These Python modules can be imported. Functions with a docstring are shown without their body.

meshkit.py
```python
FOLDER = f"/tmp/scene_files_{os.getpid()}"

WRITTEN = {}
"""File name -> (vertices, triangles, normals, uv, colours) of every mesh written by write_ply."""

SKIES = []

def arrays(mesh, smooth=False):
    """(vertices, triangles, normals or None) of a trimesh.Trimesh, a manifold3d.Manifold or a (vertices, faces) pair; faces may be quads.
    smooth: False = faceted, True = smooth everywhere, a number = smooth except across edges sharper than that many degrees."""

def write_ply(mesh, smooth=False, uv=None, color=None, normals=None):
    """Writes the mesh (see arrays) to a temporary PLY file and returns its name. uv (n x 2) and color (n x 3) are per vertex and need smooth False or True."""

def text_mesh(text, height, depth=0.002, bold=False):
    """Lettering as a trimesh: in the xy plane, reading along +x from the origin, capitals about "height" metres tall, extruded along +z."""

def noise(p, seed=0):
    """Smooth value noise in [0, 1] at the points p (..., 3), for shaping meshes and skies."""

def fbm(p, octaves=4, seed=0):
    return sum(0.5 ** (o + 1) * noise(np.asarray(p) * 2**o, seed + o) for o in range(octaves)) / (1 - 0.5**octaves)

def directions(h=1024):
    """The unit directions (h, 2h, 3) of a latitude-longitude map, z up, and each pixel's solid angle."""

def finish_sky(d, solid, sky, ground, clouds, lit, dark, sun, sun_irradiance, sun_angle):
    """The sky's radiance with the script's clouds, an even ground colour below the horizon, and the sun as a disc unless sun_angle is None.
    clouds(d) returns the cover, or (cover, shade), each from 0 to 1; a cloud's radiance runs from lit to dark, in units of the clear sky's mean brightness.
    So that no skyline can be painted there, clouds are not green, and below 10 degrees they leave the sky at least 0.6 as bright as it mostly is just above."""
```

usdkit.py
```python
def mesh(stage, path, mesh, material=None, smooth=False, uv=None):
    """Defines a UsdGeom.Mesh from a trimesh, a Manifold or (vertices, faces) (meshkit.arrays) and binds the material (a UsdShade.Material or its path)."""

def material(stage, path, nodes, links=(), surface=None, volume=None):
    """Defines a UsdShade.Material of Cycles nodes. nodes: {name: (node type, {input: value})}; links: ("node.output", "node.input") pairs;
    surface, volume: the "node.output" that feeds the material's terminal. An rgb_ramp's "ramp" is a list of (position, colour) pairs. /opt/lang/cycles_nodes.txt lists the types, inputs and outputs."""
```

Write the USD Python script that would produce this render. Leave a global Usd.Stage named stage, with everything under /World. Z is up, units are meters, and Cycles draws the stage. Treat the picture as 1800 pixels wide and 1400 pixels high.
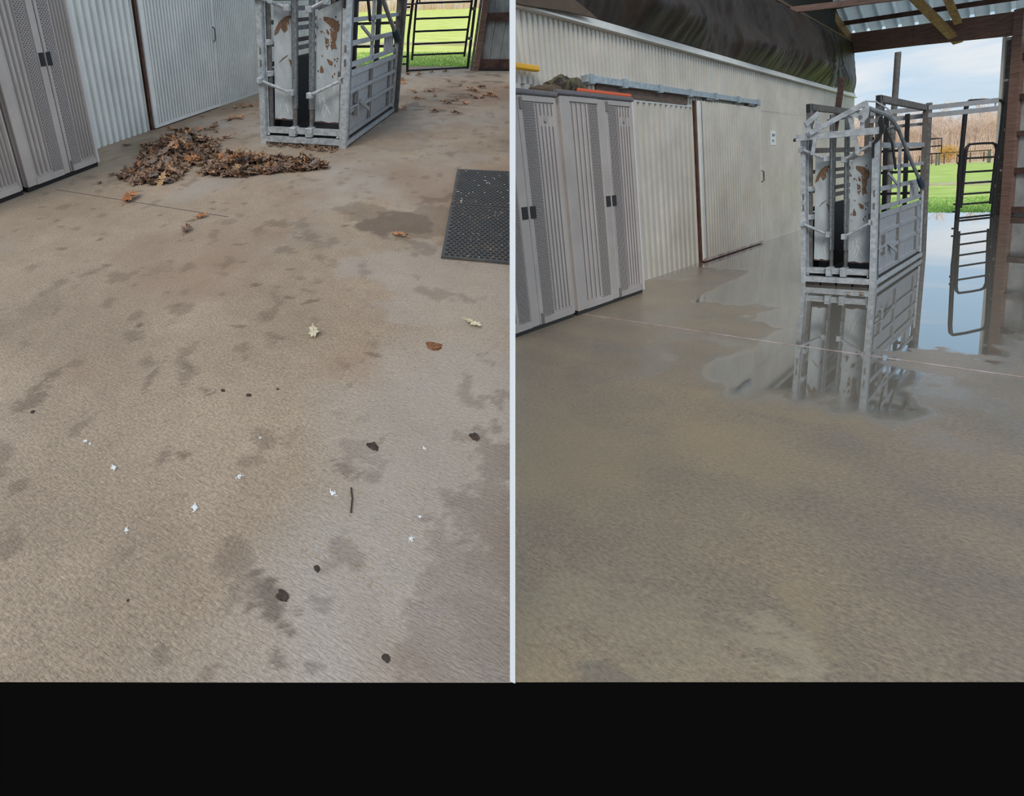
import math, random
import numpy as np, trimesh, usdkit, meshkit
from scipy.spatial import ConvexHull
from pxr import Usd, UsdGeom, UsdLux, UsdShade, Gf, Sdf, Vt

stage = Usd.Stage.CreateInMemory()
UsdGeom.SetStageUpAxis(stage, 'Z')
UsdGeom.Xform.Define(stage, '/World')
LK = '/World/Looks/'

# ------------------------------------------------------------------ camera
CAM = np.array([0, 0, 1.45])
cam = UsdGeom.Camera.Define(stage, '/World/camera')
cam.CreateHorizontalApertureAttr(36.0)
cam.CreateFocalLengthAttr(36.0 * 837.36 / 1800)
cam.CreateHorizontalApertureOffsetAttr(8.701)
cam.CreateVerticalApertureOffsetAttr(-5.453)
cam.CreateClippingRangeAttr((0.05, 2000))
cam.CreateExposureAttr(0.62)
cam.AddTransformOp().Set(Gf.Matrix4d(0.51828, 0.85264, -0.06625, 0, -0.04687, 0.10567, 0.9933, 0,
                                     0.85393, -0.5117, 0.09473, 0, *CAM.tolist(), 1))
def look_down(d):
    z = np.array(d, float); z /= np.linalg.norm(z); x = np.cross((0, 0, 1.0), z); x /= np.linalg.norm(x); y = np.cross(z, x)
    return Gf.Matrix4d(*x.tolist(), 0, *y.tolist(), 0, *z.tolist(), 0, 0, 0, 0, 1)
# ------------------------------------------------------------------ sky: pale blue with streaky white cloud
sky = usdkit.material(stage, LK + 'sky', {
    'tc': ('texture_coordinate', {}),
    'sep': ('separate_xyz', {}),
    'ramp': ('rgb_ramp', {'ramp': [(0.0, (0.004, 0.004, 0.004)), (0.492, (0.004, 0.004, 0.004)), (0.5, (0.80, 0.86, 0.92)), (0.54, (0.62, 0.80, 0.96)), (0.62, (0.42, 0.68, 0.95)), (1.0, (0.44, 0.60, 0.82))]}),
    'mr': ('map_range', {'from_min': -1.0, 'from_max': 1.0}),
    'mp': ('mapping', {'scale': (2.2, 2.2, 11.0)}),
    'n': ('noise_texture', {'scale': 1.3, 'detail': 7.0, 'roughness': 0.58, 'distortion': 0.4}),
    'cr': ('rgb_ramp', {'ramp': [(0.0, (0, 0, 0)), (0.46, (0, 0, 0)), (0.66, (0.95, 0.95, 0.95)), (1.0, (1, 1, 1))]}),
    'up': ('map_range', {'from_min': -0.01, 'from_max': 0.05, 'clamp': True}),
    'm': ('math', {'math_type': 'multiply'}),
    'mix': ('mix', {'color2': (1.0, 1.0, 1.0)}),
    'bg': ('background_shader', {'strength': 0.58})},
    [('tc.generated', 'sep.vector'), ('sep.z', 'mr.value'), ('mr.result', 'ramp.fac'), ('tc.generated', 'mp.vector'), ('mp.vector', 'n.vector'),
     ('n.fac', 'cr.fac'), ('sep.z', 'up.value'), ('cr.color', 'm.value1'), ('up.result', 'm.value2'), ('m.value', 'mix.fac'), ('ramp.color', 'mix.color1'), ('mix.color', 'bg.color')], surface='bg.background')
dome = UsdLux.DomeLight.Define(stage, '/World/sky_light')
dome.CreateIntensityAttr(1.0)
UsdShade.MaterialBindingAPI.Apply(dome.GetPrim()).Bind(sky)
# hazy sun, high and behind the viewer's right shoulder
sun = UsdLux.DistantLight.Define(stage, '/World/sun')
sun.CreateIntensityAttr(2.5)
sun.CreateAngleAttr(20.0)
sun.CreateColorAttr(Gf.Vec3f(1.0, 0.95, 0.88))
sun.AddTransformOp().Set(look_down((0.36, -0.74, 0.58)))

# ------------------------------------------------------------------ the two bays: each its own floor frame (x across, y along the long wall, z up), metres
BAY = {'A': (np.array([-0.465, 0.2448, 0.0718]), np.array([[0.83268, 0.52069, -0.18847], [-0.45525, 0.83747, 0.30232], [0.31526, -0.16593, 0.93439]]).T),
       'B': (np.array([0.0, 0.232, 0.0]), np.array([[1.0, 0, 0], [0, 1.0, 0], [0, -0.16, 1.0]]).T)}   # the wet bay's old frame has settled a little out of plumb along its length
PN = np.array([0.85409, 0.51991, -0.01501])          # the party wall between the bays
def W(bay, p):
    O, M = BAY[bay]
    return O + np.asarray(p, float) @ M.T
def Winv(bay, p):
    O, M = BAY[bay]
    return (np.asarray(p, float) - O) @ np.linalg.inv(M).T
RNG = np.random.default_rng(7)

# ------------------------------------------------------------------ materials
def mat(name, color, rough=0.6, metal=0.0, vary=0.0, scale=8.0, color2=None, bump=0.0, bscale=60.0, stretch=(1, 1, 1), uv=False, spec=0.5, lo=0.35, hi=0.65, rand=None, detail=6.0):
    nodes = {'p': ('principled_bsdf', {'roughness': rough, 'metallic': metal, 'base_color': color, 'specular_ior_level': spec})}
    links = []
    src = 'uv.UV' if uv else 'g.position'
    nodes['uv' if uv else 'g'] = ('texture_coordinate', {}) if uv else ('geometry', {})
    nodes['mp'] = ('mapping', {'scale': stretch})
    links.append((src, 'mp.vector'))
    if color2 is None and vary:
        color2 = tuple(c * (1 - vary) for c in color)
        color = tuple(min(1, c * (1 + vary * 0.6)) for c in color)
    if color2 is not None:
        nodes['n'] = ('noise_texture', {'scale': scale, 'detail': detail, 'roughness': 0.6})
        nodes['r'] = ('rgb_ramp', {'ramp': [(0, color), (lo, color), (hi, color2), (1, color2)]})
        links += [('mp.vector', 'n.vector'), ('n.fac', 'r.fac')]
        last = 'r.color'
        if rand:
            nodes['oi'] = ('object_info', {}); nodes['rr'] = ('rgb_ramp', {'ramp': rand}); nodes['mm'] = ('mix', {'mix_type': 'multiply', 'fac': 1.0})
            links += [('oi.random', 'rr.fac'), (last, 'mm.color1'), ('rr.color', 'mm.color2')]; last = 'mm.color'
        links.append((last, 'p.base_color'))
    if bump:
        nodes['bn'] = ('noise_texture', {'scale': bscale, 'detail': 4.0}); nodes['b'] = ('bump', {'strength': bump, 'distance': 0.004})
        links += [('mp.vector', 'bn.vector'), ('bn.fac', 'b.height'), ('b.normal', 'p.normal')]
    return usdkit.material(stage, LK + name, nodes, links, surface='p.BSDF')
def c8(r, g, b):
    f = lambda v: (v / 255 / 12.92) if v <= 10 else ((v / 255 + 0.055) / 1.055) ** 2.4
    return (f(r), f(g), f(b))

M = {}
M['galv'] = mat('galvanised_steel', c8(200, 203, 204), 0.45, 0.25, color2=c8(158, 161, 162), scale=22, bump=0.15, bscale=90)
M['galv_side'] = mat('weathered_galvanised', c8(172, 172, 173), 0.5, 0.3, color2=c8(156, 156, 158), scale=14, bump=0.1)
M['plate'] = mat('plate_steel', c8(205, 210, 210), 0.45, 0.15, color2=c8(168, 174, 175), scale=9, lo=.3, hi=.7, bump=0.1, bscale=50, stretch=(1, 1, 0.35))
M['pipe'] = mat('zinc_pipe', c8(160, 162, 162), 0.38, 0.6, color2=c8(120, 120, 120), scale=40)
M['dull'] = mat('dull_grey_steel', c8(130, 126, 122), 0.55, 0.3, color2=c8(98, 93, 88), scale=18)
M['oldrail'] = mat('brown_grey_rail', c8(112, 103, 96), 0.55, 0.2, color2=c8(84, 75, 68), scale=12)
M['rusty'] = mat('rusty_steel', c8(92, 66, 55), 0.75, 0.1, color2=c8(60, 44, 40), scale=20)
M['black'] = mat('black_steel', c8(38, 37, 38), 0.45, 0.2, vary=.25, scale=20)
M['dark'] = mat('dark_grime', c8(46, 42, 40), 0.8, vary=.3, scale=15)
M['mud'] = mat('dried_manure', c8(142, 112, 88), 0.95, color2=c8(98, 72, 54), scale=60, bump=.6, bscale=120)
M['scuff'] = mat('pale_scratch', c8(226, 230, 230), 0.6)
M['grip'] = mat('dark_blue_rubber', c8(38, 58, 74), 0.6, vary=.3, scale=40)
M['cab'] = mat('taupe_resin', c8(182, 171, 163), 0.5, color2=c8(170, 159, 151), scale=3, bump=.25, bscale=220)
M['cab_rib'] = mat('taupe_resin_groove', c8(122, 112, 108), 0.6)
M['cab_lat'] = mat('taupe_resin_lattice', c8(164, 154, 148), 0.55)
M['cab_lid'] = mat('grey_resin_lid', c8(110, 104, 104), 0.6, vary=.1)
M['plastic_black'] = mat('black_plastic', c8(30, 29, 31), 0.4)
M['sheetA'] = mat('white_ribbed_sheet', c8(236, 234, 226), 0.38, 0.0, color2=c8(208, 208, 202), scale=1.6, lo=.3, hi=.75, bump=.05, bscale=20)
M['sheetB'] = mat('cream_ribbed_sheet', c8(212, 203, 189), 0.38, 0.0, color2=c8(184, 175, 161), scale=1.4, lo=.3, hi=.75, bump=.05, bscale=20)
M['trimwhite'] = mat('white_trim', c8(228, 224, 216), 0.45, vary=.08, scale=4)
M['trimpink'] = mat('stained_white_trim', c8(206, 190, 184), 0.5, color2=c8(160, 128, 116), scale=10)
M['brown'] = mat('rust_brown_paint', c8(96, 62, 48), 0.6, color2=c8(66, 42, 34), scale=12)
M['board'] = mat('old_brown_board', c8(122, 98, 82), 0.75, color2=c8(86, 66, 56), scale=6, stretch=(1, 1, 9), bump=.3)
M['header'] = mat('dark_brown_plank', c8(142, 112, 98), 0.7, color2=c8(102, 76, 68), scale=5, stretch=(1, 1, 14), bump=.3, bscale=20)
M['rafter'] = mat('honey_pine', c8(188, 154, 106), 0.65, color2=c8(150, 116, 76), scale=6, stretch=(4, 1, 4))
M['track'] = mat('track_galv', c8(176, 186, 190), 0.4, 0.35, color2=c8(146, 154, 156), scale=16)
M['tarp'] = mat('black_poly_sheet', c8(64, 52, 43), 0.5, 0.0, color2=c8(44, 36, 31), scale=2, spec=.22, bump=.1, bscale=14)
M['cabedge'] = mat('pale_resin_edge', c8(206, 198, 194), 0.5)
M['tarpbrown'] = mat('brown_canvas', c8(96, 78, 60), 0.85, vary=.2, scale=5)
M['camo'] = mat('camouflage_cloth', c8(94, 86, 56), 0.9, color2=c8(52, 44, 38), scale=16, lo=.47, hi=.53)
M['orange'] = mat('orange_plastic', c8(226, 94, 44), 0.5)
M['yellow'] = mat('yellow_plastic', c8(240, 176, 20), 0.45)
M['paper'] = mat('white_notice', c8(240, 240, 238), 0.6)
M['ink'] = mat('grey_print', c8(150, 150, 150), 0.8)
M['roofsheet'] = usdkit.material(stage, LK + 'translucent_roof_sheet', {'g': ('geometry', {}), 'n': ('noise_texture', {'scale': 4.0, 'detail': 4.0}), 'r': ('rgb_ramp', {'ramp': [c8(206, 212, 212), c8(170, 178, 180)]}),
    'd': ('diffuse_bsdf', {}), 't': ('translucent_bsdf', {}), 'm': ('mix_closure', {'fac': .30})}, [('g.position', 'n.vector'), ('n.fac', 'r.fac'), ('r.color', 'd.color'), ('r.color', 't.color'), ('d.BSDF', 'm.closure1'), ('t.BSDF', 'm.closure2')], surface='m.closure')
M['endsheet'] = mat('grey_wall_sheet', c8(176, 178, 176), 0.55, 0.0, color2=c8(140, 140, 137), scale=5, stretch=(1, 1, .3))
M['endboard'] = mat('brown_girt', c8(98, 72, 62), 0.75, color2=c8(66, 46, 40), scale=8)
M['rubber'] = mat('black_rubber', c8(76, 75, 75), 0.8, color2=c8(96, 88, 80), scale=9, lo=.5, hi=.72)
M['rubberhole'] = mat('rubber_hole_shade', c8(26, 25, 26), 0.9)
M['white_paint'] = mat('white_partition_paint', c8(250, 250, 250), 0.7)
M['feather'] = mat('white_down', c8(246, 246, 246), 0.9)
M['clod'] = mat('dark_clod', c8(84, 68, 58), 0.95, color2=c8(52, 42, 38), scale=50)
M['clodred'] = mat('ginger_clod', c8(150, 100, 66), 0.95, color2=c8(96, 64, 44), scale=60)
M['stickm'] = mat('dark_twig', c8(64, 48, 40), 0.9)
M['straw'] = mat('pale_straw', c8(196, 178, 140), 0.9, color2=c8(160, 134, 100), scale=30)
M['block'] = mat('dirty_block', c8(62, 54, 48), 0.9, color2=c8(40, 35, 32), scale=20)
LEAFR = [(0, (1, 1, 1)), (.25, (.62, .55, .5)), (.45, (1.25, 1.2, 1.1)), (.6, (.8, .66, .52)), (.75, (1.5, 1.15, .85)), (1, (.5, .46, .44))]
M['leaf'] = mat('brown_oak_leaf', c8(190, 156, 128), 0.75, color2=c8(152, 120, 98), scale=14, rand=LEAFR)
M['leaf_tan'] = mat('tan_oak_leaf', c8(206, 170, 128), 0.75, color2=c8(176, 138, 98), scale=14)
M['leaf_orange'] = mat('orange_brown_leaf', c8(200, 136, 88), 0.75, color2=c8(164, 106, 64), scale=14)
M['leaf_grey'] = mat('grey_brown_leaf', c8(160, 142, 128), 0.75, color2=c8(126, 108, 96), scale=14)
M['leaf_dark'] = mat('dark_brown_leaf', c8(116, 84, 68), 0.75, color2=c8(84, 60, 50), scale=14)
M['leaf_pale'] = mat('cream_leaf', c8(228, 216, 186), 0.75, color2=c8(204, 190, 156), scale=20)
M['litter'] = mat('brown_leaf_litter', c8(172, 140, 114), 0.85, color2=c8(108, 86, 72), scale=22, lo=.4, hi=.6)
M['grass'] = mat('field_grass', c8(232, 232, 138), 0.9, color2=c8(208, 216, 104), scale=1.1, bump=.8, bscale=9, spec=.1)
M['grassB'] = mat('field_grass_green', c8(206, 218, 124), 0.9, color2=c8(168, 192, 84), scale=.9, bump=.8, bscale=9, spec=.1)
M['blade'] = mat('grass_blade', c8(164, 200, 118), 0.8, color2=c8(126, 172, 86), scale=3, spec=.2)
M['dirt'] = mat('field_track_dirt', c8(206, 188, 150), 0.95, color2=c8(184, 176, 120), scale=1.5)
M['hay'] = mat('dry_field', c8(216, 196, 150), 0.95, color2=c8(196, 180, 120), scale=.3)
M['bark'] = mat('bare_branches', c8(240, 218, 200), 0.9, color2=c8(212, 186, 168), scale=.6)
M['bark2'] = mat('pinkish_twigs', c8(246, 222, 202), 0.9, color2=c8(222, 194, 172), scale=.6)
M['autumn'] = mat('orange_shrub', c8(226, 176, 92), 0.9, color2=c8(190, 150, 80), scale=2)
M['apron'] = mat('wet_apron_concrete', c8(142, 130, 112), 0.4, color2=c8(122, 112, 98), scale=1.5)
M['slabedge'] = mat('slab_edge', c8(60, 58, 54), 0.9)

# dry dirty floor: 'stain' primvar r = dark dirt, g = reddish soil, b = pale dust
floorA_m = usdkit.material(stage, LK + 'dry_dirty_concrete', {
    'uv': ('texture_coordinate', {}), 'mp': ('mapping', {'scale': (1, 1, 1)}), 'mp2': ('mapping', {'rotation': (0, 0, 0.5), 'scale': (1, 3.2, 1)}),
    'n1': ('noise_texture', {'scale': 1.3, 'detail': 5.0}), 'r1': ('rgb_ramp', {'ramp': [(0, c8(186, 163, 140)), (.38, c8(180, 158, 136)), (.62, c8(165, 144, 123)), (1, c8(156, 135, 115))]}),
    'n2': ('noise_texture', {'scale': 9, 'detail': 6.0, 'roughness': .65}), 'r2': ('rgb_ramp', {'ramp': [(0, (.8, .78, .76)), (.4, (.96, .96, .95)), (.65, (1.06, 1.06, 1.06)), (1, (1.1, 1.1, 1.1))]}),
    'n3': ('noise_texture', {'scale': 80, 'detail': 6.0, 'roughness': .8}), 'r3': ('rgb_ramp', {'ramp': [(0, (.3, .3, .3)), (.35, (.66, .65, .64)), (.5, (1, 1, 1)), (.65, (1.32, 1.32, 1.3)), (1, (1.7, 1.7, 1.65))]}),
    'm1': ('mix', {'mix_type': 'multiply', 'fac': 1.0}), 'm2': ('mix', {'mix_type': 'multiply', 'fac': 1.0}),
    'n4': ('noise_texture', {'scale': 22, 'detail': 5.0, 'roughness': .7}), 'r4': ('rgb_ramp', {'ramp': [(0, (1, 1, 1)), (.30, (1, 1, 1)), (.36, (0, 0, 0)), (1, (0, 0, 0))]}),
    'm4': ('mix', {'color2': c8(120, 100, 84)}), 'k4': ('math', {'math_type': 'multiply', 'value2': .55}),
    'a': ('attribute', {'attribute': 'stain'}), 'sa': ('separate_color', {}),
    'm5': ('mix', {'color2': c8(84, 66, 54)}), 'm6': ('mix', {'color2': c8(156, 126, 104)}), 'm7': ('mix', {'color2': c8(184, 176, 168)}),
    'bn': ('noise_texture', {'scale': 52, 'detail': 3.0, 'roughness': .6, 'distortion': .6}), 'b': ('bump', {'strength': 1.0, 'distance': .0075}),
    'p': ('principled_bsdf', {'roughness': .7, 'specular_ior_level': .3})},
    [('uv.UV', 'mp.vector'), ('uv.UV', 'mp2.vector')] + [('mp.vector', f'n{i}.vector') for i in (1, 3)] + [('mp.vector', 'n2.vector'), ('mp.vector', 'n4.vector')] +
    [(f'n{i}.fac', f'r{i}.fac') for i in (1, 2, 3, 4)] + [('r1.color', 'm1.color1'), ('r2.color', 'm1.color2'), ('m1.color', 'm2.color1'), ('r3.color', 'm2.color2'),
     ('r4.color', 'k4.value1'), ('k4.value', 'm4.fac'), ('m2.color', 'm4.color1'), ('a.color', 'sa.color'), ('sa.b', 'm7.fac'), ('m4.color', 'm7.color1'), ('sa.g', 'm6.fac'), ('m7.color', 'm6.color1'),
     ('sa.r', 'm5.fac'), ('m6.color', 'm5.color1'), ('m5.color', 'p.base_color'), ('mp2.vector', 'bn.vector'), ('bn.fac', 'b.height'), ('b.normal', 'p.normal')], surface='p.BSDF')
# washed wet floor: 'stain' primvar r = standing water, g = warm tan, b = pale
floorB_m = usdkit.material(stage, LK + 'wet_washed_concrete', {
    'uv': ('texture_coordinate', {}), 'mp': ('mapping', {}), 'mp2': ('mapping', {'rotation': (0, 0, 0.5), 'scale': (1, 2.6, 1)}),
    'n1': ('noise_texture', {'scale': 1.5, 'detail': 5.0}), 'r1': ('rgb_ramp', {'ramp': [(0, c8(160, 136, 108)), (.4, c8(152, 130, 104)), (.62, c8(134, 117, 97)), (1, c8(122, 108, 92))]}),
    'n2': ('noise_texture', {'scale': 13, 'detail': 6.0, 'roughness': .7}), 'r2': ('rgb_ramp', {'ramp': [(0, (.84, .84, .84)), (.5, (1, 1, 1)), (1, (1.14, 1.14, 1.12))]}),
    'n3': ('noise_texture', {'scale': 62, 'detail': 6.0, 'roughness': .8}), 'r3': ('rgb_ramp', {'ramp': [(0, (.2, .2, .2)), (.35, (.55, .55, .54)), (.5, (1, 1, 1)), (.65, (1.5, 1.46, 1.38)), (1, (2, 1.95, 1.8))]}),
    'm1': ('mix', {'mix_type': 'multiply', 'fac': 1.0}), 'm2': ('mix', {'mix_type': 'multiply', 'fac': 1.0}),
    'a': ('attribute', {'attribute': 'stain'}), 'sa': ('separate_color', {}),
    'm6': ('mix', {'color2': c8(166, 142, 106)}), 'm7': ('mix', {'color2': c8(182, 166, 134)}),
    'dk': ('mix', {'color2': c8(98, 90, 79)}), 'kd': ('math', {'math_type': 'multiply', 'value2': 1.15, 'use_clamp': True}),
    'wr': ('rgb_ramp', {'ramp': [(0, (.62, .62, .62)), (.25, (.36, .36, .36)), (.42, (.13, .13, .13)), (.6, (.09, .09, .09)), (.75, (.03, .03, .03)), (1, (.012, .012, .012))]}),
    'bs': ('rgb_ramp', {'ramp': [(0, (.8, .8, .8)), (.25, (.6, .6, .6)), (.40, (1, 1, 1)), (.54, (1, 1, 1)), (.63, (.14, .14, .14)), (.75, (.04, .04, .04)), (1, (.0, .0, .0))]}),
    'bn': ('noise_texture', {'scale': 60, 'detail': 3.0, 'distortion': .6}), 'b': ('bump', {'distance': .004}),
    'cq': ('rgb_ramp', {'ramp': [(0, (.5, .5, .5)), (.42, (.30, .30, .30)), (.52, (.22, .22, .22)), (.62, (.08, .08, .08)), (.75, (.03, .03, .03)), (1, (.012, .012, .012))]}), 'cw': ('map_range', {'from_min': .30, 'from_max': .50, 'to_min': 0.0, 'to_max': 1.0, 'clamp': True}), 'p': ('principled_bsdf', {'specular_ior_level': .6, 'ior': 1.5, 'coat_ior': 1.45})},
    [('uv.UV', 'mp.vector'), ('uv.UV', 'mp2.vector')] + [('mp.vector', f'n{i}.vector') for i in (1, 2, 3)] + [(f'n{i}.fac', f'r{i}.fac') for i in (1, 2, 3)] +
    [('r1.color', 'm1.color1'), ('r2.color', 'm1.color2'), ('m1.color', 'm2.color1'), ('r3.color', 'm2.color2'), ('a.color', 'sa.color'), ('sa.g', 'm6.fac'), ('m2.color', 'm6.color1'),
     ('sa.b', 'm7.fac'), ('m6.color', 'm7.color1'), ('sa.r', 'kd.value1'), ('kd.value', 'dk.fac'), ('m7.color', 'dk.color1'), ('dk.color', 'p.base_color'),
     ('sa.r', 'wr.fac'), ('wr.color', 'p.roughness'), ('sa.r', 'cw.value'), ('cw.result', 'p.coat_weight'), ('sa.r', 'cq.fac'), ('cq.color', 'p.coat_roughness'), ('b.normal', 'p.coat_normal'), ('sa.r', 'bs.fac'), ('bs.color', 'b.strength'), ('mp2.vector', 'bn.vector'), ('bn.fac', 'b.height'), ('b.normal', 'p.normal')], surface='p.BSDF')

# ------------------------------------------------------------------ shape helpers (bay coordinates)
BOXF = np.array([[0, 2, 1], [0, 3, 2], [4, 5, 6], [4, 6, 7], [0, 1, 5], [0, 5, 4], [1, 2, 6], [1, 6, 5], [2, 3, 7], [2, 7, 6], [3, 0, 4], [3, 4, 7]])
class MB:
    def __init__(s): s.v, s.f, s.n = [], [], 0
    def add(s, v, f):
        v = np.asarray(v, float); s.v.append(v); s.f.append(np.asarray(f, int) + s.n); s.n += len(v); return s
    def box(s, x0, x1, y0, y1, z0, z1):
        x0, x1 = min(x0, x1), max(x0, x1); y0, y1 = min(y0, y1), max(y0, y1); z0, z1 = min(z0, z1), max(z0, z1)
        return s.add([(x0, y0, z0), (x1, y0, z0), (x1, y1, z0), (x0, y1, z0), (x0, y0, z1), (x1, y0, z1), (x1, y1, z1), (x0, y1, z1)], BOXF)
    def cbox(s, x0, x1, y0, y1, z0, z1, c=.01):
        P = []
        for x, sx in ((x0, 1), (x1, -1)):
            for y, sy in ((y0, 1), (y1, -1)):
                for z, sz in ((z0, 1), (z1, -1)):
                    P += [(x + sx * c, y + sy * c, z), (x + sx * c, y, z + sz * c), (x, y + sy * c, z + sz * c)]
        return s.hull(P)
    def hull(s, P):
        P = np.asarray(P, float); h = trimesh.Trimesh(P, ConvexHull(P, qhull_options='QJ').simplices, process=False); h.fix_normals()
        used = np.unique(h.faces); mp = np.full(len(P), -1); mp[used] = np.arange(len(used))
        return s.add(P[used], mp[h.faces])
    def bar(s, a, b, w, t, side=None):
        """square bar from a to b, w in the direction 'side', t across it"""
        a, b = np.asarray(a, float), np.asarray(b, float); d = (b - a) / np.linalg.norm(b - a)
        sd = np.array(side if side is not None else (0, 0, 1.0)); sd = sd - (sd @ d) * d
        if np.linalg.norm(sd) < 1e-6: sd = np.array([1.0, 0, 0])
        sd /= np.linalg.norm(sd); o = np.cross(d, sd)
        q = [(-1, -1), (1, -1), (1, 1), (-1, 1)]
        return s.add([p + sd * w / 2 * i + o * t / 2 * j for p in (a, b) for i, j in q], BOXF)
    def tube(s, P, r, n=8):
        P = np.asarray(P, float); m = len(P); r = np.broadcast_to(np.asarray(r, float), (m,))
        T = np.gradient(P, axis=0) if m > 2 else np.tile(P[1] - P[0], (m, 1)); T /= np.linalg.norm(T, axis=1, keepdims=True)
        u = np.array([0, 0, 1.0]) if abs(T[0][2]) < .9 else np.array([1.0, 0, 0]); V = []
        for i in range(m):
            u = u - (u @ T[i]) * T[i]; u /= np.linalg.norm(u); w = np.cross(T[i], u)
            for k in range(n):
                an = 2 * math.pi * k / n; V.append(P[i] + r[i] * (math.cos(an) * u + math.sin(an) * w))
        F = []
        for i in range(m - 1):
            for k in range(n):
                a, b, c, d = i * n + k, i * n + (k + 1) % n, (i + 1) * n + (k + 1) % n, (i + 1) * n + k
                F += [(a, b, c), (a, c, d)]
        for k in range(1, n - 1): F += [(0, k + 1, k), ((m - 1) * n, (m - 1) * n + k, (m - 1) * n + k + 1)]
        return s.add(V, F)
    def slab(s, poly, axis, a0, a1):
        """polygon in the two axes other than 'axis', extruded along it"""
        import shapely.geometry as sg
        g = sg.Polygon(poly).buffer(0)
        for q in getattr(g, 'geoms', [g]):
            e = trimesh.creation.extrude_polygon(q, 1.0, engine='earcut'); v = np.array(e.vertices); o = np.empty_like(v)
            rest = [i for i in range(3) if i != axis]; o[:, rest] = v[:, :2]; o[:, axis] = a0 + v[:, 2] * (a1 - a0)
            s.add(o, e.faces)
        return s
    def lump(s, c, rx, ry, rz, seed=0, k=.35, sub=2):
        m = trimesh.creation.icosphere(sub); v = np.array(m.vertices)
        v = v * (1 + k * (meshkit.fbm(v * 1.7 + seed * 3.1, 3, seed)[:, None] - .5) * 2); v[:, 2] = np.maximum(v[:, 2], -.15)
        return s.add(v * [rx, ry, rz] + c, m.faces)
    def grid(s, V, nu, nv):
        F = []
        i, j = np.meshgrid(np.arange(nu - 1), np.arange(nv - 1), indexing='ij'); a = (i * nv + j).ravel()
        F = np.vstack([np.stack([a, a + nv, a + nv + 1], 1), np.stack([a, a + nv + 1, a + 1], 1)])
        return s.add(V, F)
    def done(s, fn=None):
        v, f = np.vstack(s.v), np.vstack(s.f)
        return (fn(v) if fn else v), f

NAMES = {}
def numbered(parent, name):
    k = (parent, name); NAMES[k] = NAMES.get(k, -1) + 1
    return f'{parent}/{name}' + (f'_{NAMES[k]:03d}' if NAMES[k] else '')
def meta(prim, label=None, cat=None, group=None, kind=None):
    for k, v in (('label', label), ('category', cat), ('group', group), ('kind', kind)):
        if v: prim.SetCustomDataByKey(k, v)
    return prim
class Thing:
    def __init__(s, bay, name, label, cat, base, group=None, kind=None):
        s.bay = bay; s.path = numbered('/World', name); s.o = W(bay, base) if bay else np.asarray(base, float)
        x = UsdGeom.Xform.Define(stage, s.path); x.AddTranslateOp().Set(Gf.Vec3d(*s.o.tolist())); s.prim = meta(x.GetPrim(), label, cat, group, kind)
    def part(s, name, mb, m, smooth=False, label=None, parent=None, kind=None, fn=None, uv=False, clip=True):
        v, f = mb.done(fn) if isinstance(mb, MB) else mb
        p = put(numbered(parent or s.path, name), s.bay, v, f, m, smooth, s.o, uv, clip)
        if p is None: return None
        meta(p.GetPrim(), label, None, None, kind)
        return str(p.GetPath())
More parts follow.
